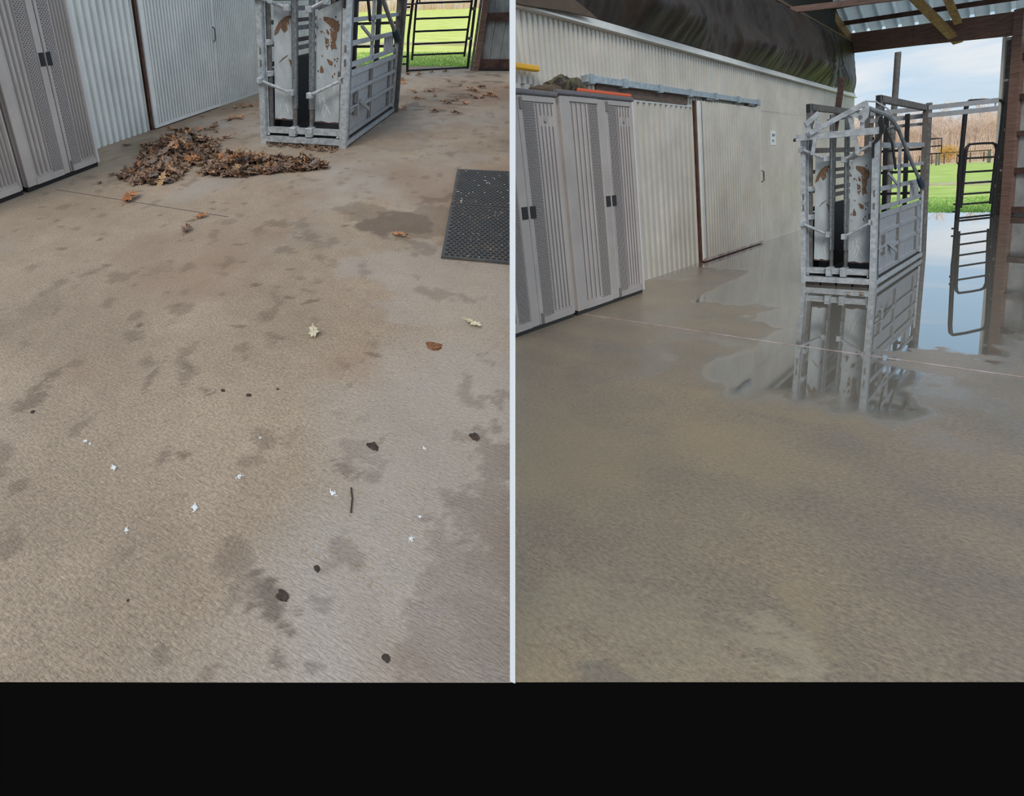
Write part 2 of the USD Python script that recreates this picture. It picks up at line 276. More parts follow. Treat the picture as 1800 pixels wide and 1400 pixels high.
def put(path, bay, v, f, m, smooth=False, origin=np.zeros(3), uv=False, clip=True, extra=None):
    w = W(bay, v) if bay else np.asarray(v, float)
    if bay and clip:
        sg = -1 if bay == 'A' else 1
        d = sg * ((w - CAM) @ PN)
        if d.max() < .012: return None
        if d.min() < .012:
            t = trimesh.intersections.slice_mesh_plane(trimesh.Trimesh(w, f, process=False), sg * PN, CAM + sg * PN * .012)
            w, f = np.array(t.vertices), np.array(t.faces)
            if not len(f): return None
    O, B = BAY[bay] if bay else (0, np.eye(3))
    f = np.asarray(f)
    uvs = Winv(bay, w)[:, :2] if uv and bay else None
    g = usdkit.mesh(stage, path, (w - origin, f), M[m] if isinstance(m, str) else m, smooth=smooth if uvs is None else False, uv=uvs)
    UsdGeom.Gprim(g).CreateDoubleSidedAttr(True)
    return g
def single(bay, name, mb, m, label, cat, group=None, kind=None, smooth=False, fn=None, uv=False, base=None, clip=True):
    v, f = mb.done(fn) if isinstance(mb, MB) else mb
    c = base if base is not None else (*v[:, :2].mean(0), v[:, 2].min()); o = W(bay, c) if bay else np.asarray(c)
    path = numbered('/World', name); g = put(path, bay, v, f, m, smooth, o, uv, clip)
    if g is None: return None
    g.AddTranslateOp().Set(Gf.Vec3d(*np.asarray(o, float).tolist()))
    meta(g.GetPrim(), label, cat, group, kind); return g

def blob(x, y, cx, cy, rx, ry, rot=0, rag=.5, seed=0, freq=9):
    dx, dy = x - cx, y - cy; c, s_ = math.cos(rot), math.sin(rot)
    u, v = (dx * c + dy * s_) / rx, (-dx * s_ + dy * c) / ry
    p = np.stack([x * freq, y * freq, np.full_like(x, seed * 7.3)], -1)
    r = np.sqrt(u * u + v * v) + rag * (meshkit.fbm(p, 4, seed) - .5) * 2
    return np.clip((1 - r) * 5, 0, 1)

def floor_mesh(bay, path, x0, x1, xs, y1, front, stain_fn, material, label):
    """floor top as a graded grid; 'front' = (y at x=0, slope): the slab's front edge"""
    ys = [0.0]
    while ys[-1] < 1.0: ys.append(ys[-1] + .0022 + .0034 * ys[-1])
    ys = np.array(ys) / ys[-1]
    X = np.linspace(x0, x1, xs)
    t = (ys ** 1.0)
    Y0 = front[0] + front[1] * X
    L = 0.55 * (y1 - 0) + 0 * X
    g = (np.exp(np.linspace(0, math.log(18), 460)) - 1) / 17
    Y = Y0[:, None] + (y1 - Y0)[:, None] * g[None]
    XX = np.repeat(X[:, None], len(g), 1)
    x, y = XX.ravel(), Y.ravel()
    v, f = MB().grid(np.stack([x, y, 0 * x], 1), len(X), len(g)).done()
    w = W(bay, v); sg = -1 if bay == 'A' else 1
    tm = trimesh.intersections.slice_mesh_plane(trimesh.Trimesh(w, f, process=False), sg * PN, CAM + sg * PN * .002)
    w, f = np.array(tm.vertices), np.array(tm.faces); v = Winv(bay, w); st = stain_fn(v[:, 0], v[:, 1])
    x_ = UsdGeom.Xform.Define(stage, path); meta(x_.GetPrim(), label, 'floor', None, 'structure')
    g_ = usdkit.mesh(stage, path + '/slab_top', (w, f), material, uv=v[:, :2])
    UsdGeom.PrimvarsAPI(g_).CreatePrimvar('stain', Sdf.ValueTypeNames.Color3fArray, 'vertex').Set(Vt.Vec3fArray.FromNumpy(st.astype(np.float32)))
    return path
# ================================================================== THE SETTING
def stainA(x, y):
    r = np.zeros_like(x); g = np.zeros_like(x); b = np.zeros_like(x)
    def add(a, cx, cy, rx, ry, k, rot=0, rag=.6, seed=0, freq=9): np.maximum(a, k * blob(x, y, cx, cy, rx, ry, rot, rag, seed, freq), out=a)
    add(r, -0.675, 3.322, .30, .28, .62, 0, .9, 1, 8)                     # big damp patch left of the mats
    add(r, -0.884, 3.399, .30, .22, .35, 0, 1.2, 2, 12); add(r, -0.406, 3.456, .24, .45, .35, 0, 1.2, 3, 11)
    for i, (cx, cy, rx, ry, k) in enumerate(((-1.168, 2.837, .10, .06, .5), (-1.458, 2.974, .16, .06, .45), (-1.240, 2.588, .05, .06, .5), (-1.860, 2.845, .1, .05, .4), (-1.019, 2.766, .12, .05, .35),
                                            (-0.850, 2.073, .055, .03, .65), (-1.160, 1.342, .03, .05, .6), (-1.100, 1.237, .022, .025, .7), (-0.995, 1.244, .02, .035, .65), (-1.266, 1.214, .14, .016, .5),
                                            (-1.673, 0.911, .10, .05, .55), (-1.690, 1.036, .04, .03, .5), (-1.581, 1.501, .02, .02, .8), (-0.380, 0.648, .07, .045, .75), (-0.405, 0.675, .02, .02, .8), (-0.439, 0.658, .03, .03, .5),
                                            (-0.324, 1.134, .05, .025, .6), (-0.315, 1.237, .07, .05, .3), (-0.252, 0.696, .03, .03, .4), (-0.945, 0.898, .03, .05, .45), (-0.884, 0.939, .025, .02, .6),
                                            (-0.304, 0.532, .018, .02, .6), (-0.219, 0.553, .02, .02, .5), (-0.578, 0.413, .022, .02, .4), (-2.225, 1.369, .25, .10, .18), (-2.316, 1.000, .3, .14, .22), (-1.864, 2.016, .09, .08, .25))):
        add(r, cx, cy, rx, ry, k * .75, .2 * i, 1.5, 20 + i, 40)
    add(r, 0.175, 1.129, .13, .55, .34, .1, 1.7, 4, 16); add(r, 0.079, 0.812, .12, .35, .25, 0, 1.7, 5, 18)
    for i in range(150):                                                # trodden flecks, thicker towards the door
        cy = 1.7 + 8.6 * RNG.random() ** 1.3; cx = -3.5 + 3.3 * RNG.random() - .05 * cy
        add(r, cx, cy, .012 + .035 * RNG.random(), .008 + .018 * RNG.random(), .3 + .3 * RNG.random(), .4 * RNG.random(), 1.2, 100 + i, 14)
    for i in range(30):
        cy = 7.5 + 4.8 * RNG.random(); cx = -1.7 + 1.2 * RNG.random()
        add(r, cx, cy, .06 + .14 * RNG.random(), .05 + .10 * RNG.random(), .5, 0, 1.3, 300 + i, 7)
    n1 = meshkit.fbm(np.stack([x * 1.1, y * .9, 0 * x + 3], -1), 4, 5); n2 = meshkit.fbm(np.stack([x * .8, y * .7, 0 * x + 9], -1), 4, 8)
    g = np.maximum(g, np.clip((n1 - .50) * 3.5, 0, .75)); b = np.maximum(b, np.clip((n2 - .52) * 3.0, 0, .5))
    add(b, -0.285, 2.584, .45, .45, 0.33, 0, 1.7, 6, 5); add(b, -0.873, 4.877, .8, .8, 0.21, 0, 1.7, 7, 4); add(b, -1.031, 7.494, .9, 1.6, 0.30, 0, 1.8, 8, 3)
    add(r, -2.213, 5.426, .7, .35, .28, 0, .8, 9, 5); add(r, -1.308, 6.029, .5, .9, .2, 0, .8, 10, 4); add(r, -3.797, 4.507, .5, .5, .25, 0, .7, 11, 5)
    r = np.maximum(r, np.clip((meshkit.fbm(np.stack([x * 9, y * 7, 0 * x + 1], -1), 5, 15) - .67) * 5, 0, .30))
    return np.stack([r, g, b], 1)
def stainB(x, y):
    n = meshkit.fbm(np.stack([x * 2.2, y * .9, 0 * x], -1), 5, 31); n2 = meshkit.fbm(np.stack([x * 6, y * 2.4, 0 * x + 4], -1), 5, 32)
    def sm(v, a, b): return np.clip((v - a) / (b - a), 0, 1)
    r = .24 + .12 * (n - .5)                                            # damp everywhere
    r = np.maximum(r, (.35 + .25 * sm(n2, .46, .62) * sm(x + .4 * (n - .5), -2.6, -1.4)) * sm(y + 1.6 * (n - .5), 2.4, 4.3))              # thin film over the middle
    film = sm(y + .8 * (n2 - .5), 3.5, 4.1) * sm(x + .4 * (n - .5), -1.30, -1.08) * (1 - sm(x + .3 * (n2 - .5), -.40, -.26)); r = np.maximum(r, .97 * film); r = np.maximum(r, .86 * sm(y + 1.2 * (n2 - .5), 6.0, 6.6) * sm(x + .4 * (n - .5), -2.3, -2.0))
    pud = sm(y + .5 * (n2 - .5) - .35 * (x < -.9), 5.10, 5.5) * sm(x + .5 * (n - .5) + .5 * (n2 - .5), -1.75, -1.3) * (1 - sm(x + .35 * (n2 - .5), -.16, -.05))
    r = np.maximum(r, pud)
    r = np.maximum(r, sm(y + 2 * (n - .5), 6.4, 7.6) * (.56 + .5 * (n2 - .5)))
    r = np.maximum(r, sm(y, 8.3, 9.2) * (1 - sm(x + .25 * (n2 - .5), -.32, -.14)))
    rough = blob(x, y, -.33, 5.40, .30, .42, 0, .6, 3, 7); r = np.where(rough > 0, np.minimum(r, 1 - .50 * rough), r)   # rough wet grain at the puddle's edge
    near = 1 - sm(y + .8 * (n - .5), 1.2, 3.0); r = r * (1 - .5 * near)
    g = np.clip((meshkit.fbm(np.stack([x * 1.6, y * 1.3, 0 * x + 2], -1), 4, 33) - .47) * 2.2, 0, .45) * (1 - .7 * sm(y, 3.0, 5.0))
    g = np.maximum(g, .4 * blob(x, y, -.36, 1.95, .06, .20, .3, 1.5, 5, 18)); g = np.maximum(g, .4 * blob(x, y, -.8, 3.9, .4, .3, .2, .9, 6, 6))
    b = .45 * blob(x, y, -.37, 1.72, .08, .10, .2, 1.6, 7, 24); b = np.maximum(b, .22 * blob(x, y, -.62, 1.45, .28, .22, .5, 2.0, 8, 24)); b = np.maximum(b, .18 * np.clip((n2 - .50) * 4, 0, 1) * near)
    b = np.maximum(b, .45 * blob(x, y, -.98, 4.3, .018, .40, -.45, .5, 9, 9))
    r = np.maximum(r, .42 * blob(x, y, -.60, 1.17, .06, .09, 0, .9, 10, 11))
    return np.stack([r, g, b], 1)

FA = floor_mesh('A', numbered('/World', 'floor'), -4.58, .9, 340, 13.1, (.631, .4955), stainA, floorA_m, 'dry dirty beige concrete floor strewn with leaves and droppings')
FB = floor_mesh('B', numbered('/World', 'floor'), -2.85, 2.6, 330, 19.9, (2.042, 1.446), stainB, floorB_m, 'wet hosed concrete floor with mirror puddles by the open door')
def slab_edge(bay, path, x0, x1, y0, k):
    d = np.array([[x0, y0 + k * x0, 0], [x1, y0 + k * x1, 0]]); back = np.array([-k, 1, 0]) / math.hypot(1, k)
    lo = d + back * .12 - [0, 0, .04]
    put(path + '/slab_edge', bay, np.array([d[0], d[1], lo[1], lo[0]]), np.array([[0, 2, 1], [0, 3, 2]]), 'slabedge')
put(FB + '/floor_apron', 'B', *MB().add([(2.59, 3.5, -.002), (9.5, 3.5, -.002), (9.5, 17.6, -.002), (2.59, 18.2, -.002)], [[0, 1, 2], [0, 2, 3]]).done(), 'apron')
slab_edge('A', FA, -4.58, .3, .631, .4955); slab_edge('B', FB, -.80, 1.0, 2.042, 1.446)
put(FB + '/control_joint', 'B', *MB().bar((-2.53, 5.146, .0012), (-1.2, 5.21, .0012), .014, .002, (0, 1, 0)).bar((-1.2, 5.21, .0012), (.9, 5.42, .0012), .014, .002, (0, 1, 0)).done(), 'trimpink')
put(FA + '/control_joint', 'A', *MB().bar((-3.8, 2.88, .0008), (-1.9, 2.93, .0008), .006, .001, (0, 1, 0)).done(), 'dark')

# party wall, edge-on to the viewer
pd = np.array([-0.51991, 0.85409, 0]) / np.hypot(.51991, .85409)
mbp = MB()
wdt = .0056
q = []
for dist, z0_ in ((1.155, .258), (1.42, -.012), (5.6, -.012)):
    for z in (z0_, 2.9):
        for s_ in (-1, 1): q.append(CAM * [1, 1, 0] + pd * dist + [0, 0, z] + PN / np.linalg.norm(PN) * (wdt * s_ - (z - 1.5264) * .0))
q = np.array(q); q -= np.outer((q - CAM) @ PN, PN) * 0
# keep the board exactly in the party plane although that plane leans a little
for i in range(len(q)):
    side = (-1, 1)[i % 2]; q[i] += PN * (side * wdt - (q[i] - CAM) @ PN)
tw = MB().hull(q)
single(None, 'partition_wall', tw, 'white_paint', 'thin white painted partition standing between the dry bay and the wet bay', 'partition', base=q[0], kind='structure')

# ---- ribbed sheeting
def ribbed(mb, x, y0, y1, z0, z1, pitch, h, facing=1):
    n = max(2, int(round((y1 - y0) / pitch))); prof = []; h = h * 2.2
    p = (y1 - y0) / n
    for i in range(n):
        for t, hh in ((0, .95), (.25, 1), (.48, .95), (.56, 0), (.86, 0), (.94, .85)): prof.append((y0 + (i + t) * p, x + facing * hh * h))
    prof.append((y1, x + facing * h))
    V = np.array([(xx, yy, z) for yy, xx in prof for z in (z0, z1)])
    return mb.grid(V, len(prof), 2)
def ribbed_end(mb, fn, s0, s1, z0, z1, n, h):
    """sheet along an end wall: fn(s, off) -> plan point"""
    prof = []
    for i in range(n):
        for t, hh in ((0, 0), (.7, 0), (.76, 1), (.92, 1)): prof.append((s0 + (s1 - s0) * (i + t) / n, hh * h))
    prof.append((s1, 0)); V = np.array([(*fn(s, o), z) for s, o in prof for z in (z0, z1)])
    return mb.grid(V, len(prof), 2)

def long_wall(bay, name, label, x, y_start, y_trim, y_door, y_end, top, pitches, m, dtop):
    w = Thing(bay, name, label, 'wall', (x, y_start, 0), kind='structure')
    cut = dtop if bay == 'B' else top
    p1, p2, p3 = pitches
    def run(y0, y1, z0, z1, p, step):
        n = max(1, int(round((y1 - y0) / step)))
        for i in range(n):
            w.part('wall_sheet', ribbed(MB(), x, y0 + (y1 - y0) * i / n, y0 + (y1 - y0) * (i + 1) / n, z0, z1, p, .018), m, smooth=25)
    run(y_start, y_trim, .0, cut, p1, 1.2)
    run(y_door - .05, y_end, .0, cut, p3, 1.0)
    if bay == 'B': run(y_start, y_end, dtop + .0, top, p3, 1.0)
    w.part('back_sheet', MB().box(x - .08, x - .06, y_start, y_end, 0, top), 'dark')
    w.part('bottom_flashing', MB().box(x - .02, x + .03, y_door, y_end, 0, .035), 'trimwhite')
    return w
wA = long_wall('A', 'wall_left', 'white ribbed steel wall behind the leaf piles in the dry bay', -4.568, 1.5, 5.16, 6.94, 13.2, 3.0, (.112, .068, .060), 'sheetA', 2.2)
wB = long_wall('B', 'wall_left', 'cream ribbed steel wall below the black plastic in the wet bay', -2.83, 3.3, 9.22, 12.12, 19.97, 3.16, (.17, .11, .10), 'sheetB', 2.41)
wB.part('top_trim', MB().bar((-2.80, 4.2, 3.18), (-2.80, 19.95, 3.05), .085, .06).bar((-2.785, 4.2, 3.135), (-2.785, 19.95, 3.005), .02, .09), 'trimwhite', label='white trim strip along the wall top')
wB.part('top_board', MB().box(-2.86, -2.78, 6.4, 9.02, 2.37, 2.49), 'board', label='bare brown board above the doorway sheet')
wB.part('sheet_cap', MB().box(-2.83, -2.79, 6.4, 9.2, 2.345, 2.375), 'trimwhite')

def sliding_door(bay, label, x, y0, y1, ztop, pitch, m, trim, hz):
    d = Thing(bay, 'door_1' if bay == 'A' else 'door_2', label, 'sliding door', (x, y0, 0), kind='structure')
    d.part('door_sheet', ribbed(MB(), x + .05, y0 + .10, y1 - .06, .04, ztop, pitch, .016), m, smooth=40)
    d.part('door_stile', MB().cbox(x + .0, x + .075, y0, y0 + .13, .03, ztop, .006), 'trimwhite')
    d.part('door_stile', MB().cbox(x + .0, x + .075, y1 - .07, y1, .03, ztop, .006), 'trimwhite')
    d.part('bottom_rail', MB().cbox(x + .0, x + .085, y0, y1, .012, .062, .006), trim)
    d.part('brown_jamb', MB().box(x - .01, x + .055, y0 - (.05 if bay == 'A' else .07), y0 - .005, 0, ztop), 'brown', label='rusty brown jamb strip')
    h = d.part('door_handle', MB().tube([(x + .08, y1 - .05, hz - .11), (x + .115, y1 - .05, hz - .08), (x + .115, y1 - .05, hz + .08), (x + .08, y1 - .05, hz + .11)], .011, 8), 'dull', smooth=40)
    return d
sliding_door('A', 'white ribbed sliding door standing closed above the leaf pile', -4.568, 5.24, 6.95, 2.3, .068, 'sheetA', 'trimwhite', 1.13)
sliding_door('B', 'cream ribbed sliding door hanging from the grey track', -2.83, 9.33, 12.17, 2.44, .11, 'sheetB', 'trimpink', 1.24)

# ---- door track and things on the wall of the wet bay
tr = Thing('B', 'door_track', 'long galvanised track the cream sliding door hangs from', 'door track', (-2.8, 6.2, 2.48))
tr.part('rail', MB().box(-2.81, -2.735, 6.1, 12.08, 2.49, 2.565), 'track')
for yb in (6.2, 7.0, 8.0, 9.0, 9.98, 10.98, 12.0): tr.part('bracket', MB().box(-2.815, -2.72, yb - .045, yb + .045, 2.47, 2.575), 'track')
for yb in (9.75, 11.65): tr.part('roller', MB().box(-2.8, -2.735, yb - .13, yb + .13, 2.45, 2.49), 'dull')
nt = Thing('B', 'wall_notice', 'small white paper notice fixed to the ribbed wall', 'notice', (-2.8, 13.06, 1.83))
nt.part('sheet', MB().box(-2.83, -2.79, 12.92, 13.22, 1.80, 2.06), 'paper')
nt.part('print', MB().box(-2.79, -2.788, 12.98, 13.16, 1.96, 2.01).box(-2.79, -2.788, 12.98, 13.10, 1.86, 1.90), 'ink')

# ---- black plastic over the wall, brown flap at its near end
def tarp_xyz():
    ys, zs = np.linspace(5.4, 19.9, 300), np.linspace(0, 1, 46); Y, T = np.meshgrid(ys, zs, indexing='ij')
    Z = 3.21 - .009 * (Y - 5) + T * (1.33 - .004 * (Y - 5))
    fold = meshkit.fbm(np.stack([Y * 1.6 + T * 1.0, T * 1.6, 0 * Y], -1), 4, 41); fine = 1 - 2 * abs(meshkit.fbm(np.stack([Y * 4.2 + T * 2.0, T * .8, 0 * Y], -1), 3, 42) - .5)
    sag = np.sin(np.pi * np.clip(T * 1.02, 0, 1)) ** .8 * (.20 + .12 * np.sin(Y * .9 + 1))
    low = np.exp(-((T - .22) / .16) ** 2) * .14 * (0.6 + .6 * np.sin(Y * 1.7))
    end = np.clip((19.9 - Y) / 2.5, .12, 1) ** .7; X = -2.81 + end * (sag * .8 * .75 + low + (fold - .5) * .20 * np.sin(np.pi * T) ** .5 + (fine - .5) * .11 * np.sin(np.pi * T) ** .4)
    return np.stack([X, Y, Z], -1).reshape(-1, 3), 300, 46
tp = Thing('B', 'plastic_curtain', 'long black plastic sheet bulging and creased above the cream wall', 'plastic sheet', (-2.82, 10, 3.2))
tv, a_, b_ = tarp_xyz(); tp.part('sheet', MB().grid(tv, a_, b_), 'tarp', smooth=True)
tp.part('top_batten', MB().bar((-2.83, 5.0, 4.56), (-2.83, 19.9, 4.37), .05, .06), 'board')
tp.part('brown_flap', MB().slab([(4.2, 3.10), (4.98, 3.12), (5.7, 3.165), (6.4, 3.18), (6.2, 3.24), (5.85, 3.33), (5.6, 3.55), (5.3, 3.8), (4.2, 3.8)], 0, -2.73, -2.715), 'tarpbrown', label='brown canvas flap hanging at the near end')
wB.part('upper_backing', MB().box(-3.0, -2.96, 4.2, 19.9, 3.1, 6.6), 'dark')

# ---- end wall of the wet bay, header, roof
EA, EB = np.array([-2.83, 19.95]), np.array([-.36, 19.0])
ed = (EB - EA); el = np.linalg.norm(ed); en = np.array([ed[1], -ed[0]]) / el      # towards the viewer
def eB(s, o=0): return EA + ed * s + en * o
def ebox(mb, s0, s1, o0, o1, z0, z1, z0b=None, z1b=None):
    z0b = z0 if z0b is None else z0b; z1b = z1 if z1b is None else z1b
    P = [(*eB(s0, o0), z0), (*eB(s1, o0), z0b), (*eB(s1, o1), z0b), (*eB(s0, o1), z0), (*eB(s0, o0), z1), (*eB(s1, o0), z1b), (*eB(s1, o1), z1b), (*eB(s0, o1), z1)]
    return mb.add(P, BOXF[:, [0, 2, 1]])
we = Thing('B', 'wall_back', 'brown framed grey sheet wall and header around the open doorway', 'wall', (*eB(.5), 0), kind='structure')
we.part('header_board', ebox(MB(), -.01, .405, .0, .10, 4.12, 4.60, 3.965, 4.42), 'header', label='dark plank header over the doorway')
we.part('header_board', ebox(MB(), .407, .955, .0, .10, 3.965, 4.42, 3.73, 4.20), 'header', label='dark plank header over the doorway')
we.part('wall_sheet', ribbed_end(MB(), eB, .945, 4.8, 0, 3.6, 24, .03), 'endsheet')
we.part('door_post', ebox(MB(), .925, .97, -.02, .14, 0, 4.24), 'header', label='dark timber post beside the doorway')
for i, (z0, z1) in enumerate(((2.43, 2.55), (1.69, 1.79), (.89, 1.02), (.05, .18), (3.25, 3.37))): we.part('girt', ebox(MB(), .955, 4.8, .02, .09, z0, z1), 'endboard')
we.part('jamb', ebox(MB(), .868, .882, -.05, .06, 0, 3.76), 'trimwhite', label='white metal jamb edge')
we.part('jamb_channel', ebox(MB(), .882, .925, -.06, .0, 0, 3.74), 'dull', label='grey channel beside the white jamb edge')
for z in (.95, 1.82, 2.85, 3.68): we.part('jamb_bracket', ebox(MB(), .877, .903, .0, .02, z, z + .05), 'trimwhite')
we.part('corner_post', ebox(MB(), -.045, .0, -.05, .05, 0, 3.9), 'trimwhite')

SL = .42
def rf(x_s, run, dz=0):
    """point of the roof slope: x_s along the header, run metres back from it towards the viewer"""
    p = EA + ed * x_s; y = p[1] - run
    return np.array([p[0], y, 4.63 - .42 * x_s + SL * run + dz])
ce = Thing('B', 'ceiling', 'grey steel roof sheets on brown purlins above the doorway', 'roof', (-1.8, 17, 4.3), kind='structure')
for k in range(14):
    mbx = MB(); s0 = -.15 + k * .1
    prof = [(0, 0), (.36, 0), (.40, .08), (.60, .08), (.64, 0), (1.0, 0)]
    V = np.array([rf(s0 + .1 * t, run, h + .02) for t, h in prof for run in (-.12, 7.0)]); mbx.grid(V, len(prof), 2)
    ce.part('roof_sheet', mbx, 'roofsheet')
for run in (.5, 1.2, 1.9, 2.8, 3.8, 5.0):
    ce.part('purlin', MB().bar(rf(-.1, run, -.05), rf(1.3, run, -.05), .10, .05, (0, 0, 1)), 'endboard')
RT = [Thing('B', 'rafter', l, 'rafter', b) for l, b in (('pale pine rafter running down to the tarp end of the header', rf(-.01, .2)), ('pale pine rafter whose tip laps the middle of the header', rf(.62, .1)))]
RT[0].part('beam', MB().bar(rf(-.01, -.05, -.20), rf(-.30, 6.0, -.20), .22, .06, (0, 0, 1)), 'rafter')
RT[1].part('beam', MB().bar(rf(.635, -.10, -.46), rf(.26, 2.9, -.12), .13, .06, (1, 0, 0)), 'rafter')
RT[1].part('web', MB().bar(rf(.645, .45, -.36), rf(.575, 1.7, -.16), .10, .05, (1, 0, 0)), 'rafter')
tb = single('B', 'tie_beam', MB().bar((-2.85, 14.3, 4.38), (-.2, 17.2, 4.38), .11, .06, (0, 0, 1)), 'header', 'dark brown tie beam crossing high under the roof', 'beam')

ca = Thing('A', 'ceiling', 'grey steel roof sheets over the far end of the dry bay', 'roof', (-2, 12, 4.3), kind='structure')
for k in range(9):
    x0_ = -4.8 + k * .62; V = np.array([(x0_ + .62 * t, y, 4.2 + (13 - y) * .3 + h) for t, h in ((0, 0), (.3, 0), (.38, .045), (.62, .045), (.7, 0), (1, 0)) for y in (13.2, 7.5)]); ca.part('roof_sheet', MB().grid(V, 6, 2), 'roofsheet')
for y in (12.6, 11.4, 10.2, 8.8): ca.part('purlin', MB().box(-4.8, .2, y - .03, y + .03, 4.06 + (13 - y) * .3, 4.17 + (13 - y) * .3), 'endboard')
# ---- end wall of the dry bay
AA, AB = np.array([-1.144, 12.437]), np.array([-.350, 12.507])
ad = AB - AA; an_ = np.array([.088, -.996])
def eA(s, o=0): return AA + ad * s + an_ * o
def eabox(mb, s0, s1, o0, o1, z0, z1):
    P = [(*eA(s0, o0), z0), (*eA(s1, o0), z0), (*eA(s1, o1), z0), (*eA(s0, o1), z0), (*eA(s0, o0), z1), (*eA(s1, o0), z1), (*eA(s1, o1), z1), (*eA(s0, o1), z1)]
    return mb.add(P, BOXF[:, [0, 2, 1]])
wa = Thing('A', 'wall_back', 'shaded grey sheet wall with brown boards right of the gate', 'wall', (*eA(.5), 0), kind='structure')
wa.part('wall_sheet', ribbed_end(MB(), eA, .2, 1.5, 0.05, 3.0, 5, .02), 'endsheet')
wa.part('door_post', eabox(MB(), .055, .215, -.02, .12, 0, 3.0), 'header')
wa.part('jamb', eabox(MB(), -.02, .05, -.04, .05, 0, 3.0), 'dull')
wa.part('girt', eabox(MB(), .21, 1.5, .02, .08, 1.02, 1.18), 'endboard'); wa.part('girt', eabox(MB(), .21, 1.5, .02, .10, .05, .24), 'endboard'); wa.part('girt', eabox(MB(), .21, 1.5, .02, .08, 2.0, 2.15), 'endboard')
wa.part('sill', eabox(MB(), .21, 1.5, .0, .14, 0, .05), 'dark')

# ---- fields
def field(bay, name, label, rows, xs, y_edge, m):
    def gz(x, y): return -.03 + (meshkit.fbm(np.stack([x * .25, y * .12, 0 * x], -1), 3, 51) - .5) * .25 * np.clip((y - 20) / 30, 0, 1)
    ys = np.array(rows); X, Y = np.meshgrid(np.array(xs), ys, indexing='ij'); X, Y = X.ravel(), Y.ravel()
    v = np.stack([X, Y, gz(X, Y)], 1); return single(bay, name, MB().grid(v, len(xs), len(ys)), m, label, 'field', kind='structure', smooth=True)
rows = list(np.linspace(12.3, 28, 60)) + list(np.linspace(29, 110, 60))
field('A', 'field', 'sunlit yellow green grass field beyond the dry bay gate', rows, np.linspace(-60, 20, 120), 14.5, 'grass')
rows = list(np.linspace(18.2, 34, 60)) + list(np.linspace(35, 102, 60))
field('B', 'field', 'bright green grass field beyond the wet bay doorway', rows, np.linspace(-60, 40, 130), 18, 'grassB')
field('B', 'dry_meadow', 'strip of straw coloured dry meadow before the bare woods', list(np.linspace(101.5, 175, 20)), np.linspace(-90, 60, 60), 84, 'hay')
def strip(bay, pts, w, m, label):
    p = np.array(pts, float); gz = lambda x, y: .0 + (meshkit.noise(np.array([x * .25, y * .12, 0.0]), 0) * 0 + float(meshkit.fbm(np.array([[x * .25, y * .12, 0.0]]), 3, 51)[0]) - .5) * .25 * min(1, max(0, (y - 20) / 30))
    V = np.array([(x, y + s_ * w / 2 * (1 + .3 * math.sin(3 * x)), gz(x, y) + h_) for x, y, z in p for s_, h_ in ((-1.25, -.16), (-.8, .03), (0, .05), (.8, .03), (1.25, -.16))])
    return single(bay, 'farm_track', MB().grid(V, len(p), 5), m, label, 'track', kind='structure')
strip('B', [(x, 37.4 + .5 * (x + 3) + .5 * math.sin(x), .07) for x in np.linspace(-12, 4, 40)], 3.2, 'dirt', 'pale worn farm track crossing the green field')
strip('A', [(x, 20.2 + .05 * (x + 2) + .3 * math.sin(x), .05) for x in np.linspace(-14, 5, 40)], .8, 'dirt', 'pale worn farm track crossing the yellow field')
def tufts(bay, label, n, xr, yr, h0, h1, w, seed):
    r = np.random.default_rng(seed); y = yr[0] + (yr[1] - yr[0]) * r.random(n) ** 1.7; x = xr[0] + (xr[1] - xr[0]) * r.random(n)
    a = r.random(n) * 6.28; h = h0 + (h1 - h0) * r.random(n); ln = r.normal(0, .5, (n, 2)) * h[:, None]
    P = np.stack([x, y, 0 * x - .03], 1); dv = np.stack([np.cos(a), np.sin(a), 0 * a], 1) * w
    V = np.stack([P - dv, P + dv, P + np.stack([ln[:, 0], ln[:, 1], h], 1)], 1).reshape(-1, 3)
    single(bay, 'grass', (V, np.arange(3 * n).reshape(-1, 3)), 'blade', label, 'grass', kind='stuff')
tufts('A', 'short green grass growing along the dry bay threshold', 16000, (-5.2, .0), (12.95, 17), .02, .07, .006, 61)
tufts('B', 'short green grass growing along the wet bay threshold', 16000, (-6, .4), (19.85, 27), .02, .075, .008, 62)

# ---- bare woods, orange shrub, pens
def bare_tree(seed, H, n1):
    r = np.random.default_rng(seed); mb = MB()
    mb.tube([(0, 0, -.2), (r.normal(0, .1), 0, H * .4), (r.normal(0, .2), r.normal(0, .2), H * .9)], [.10, .07, .02], 5)
    for i in range(n1):
        z = H * (.18 + .75 * r.random()); a = r.random() * 6.28; L = H * (.16 + .22 * r.random()) * (1.15 - z / H * .6); up = .5 + .8 * r.random()
        b = np.array([math.cos(a) * L * .6, math.sin(a) * L * .6, z + L * up]); s0 = np.array([0, 0, z]); mb.tube([s0, b], [.035, .012], 3)
        for k in range(7):
            t = .25 + .7 * r.random(); c = s0 + (b - s0) * t; d = np.array([r.normal(0, .5), r.normal(0, .5), .7 + .5 * r.random()]) * L * .45
            mb.tube([c, c + d], [.016, .006], 3)
            for q_ in range(2): e = c + d * (.4 + .5 * r.random()); mb.tube([e, e + np.array([r.normal(0, .4), r.normal(0, .4), .6]) * L * .25], [.010, .004], 3)
    return mb
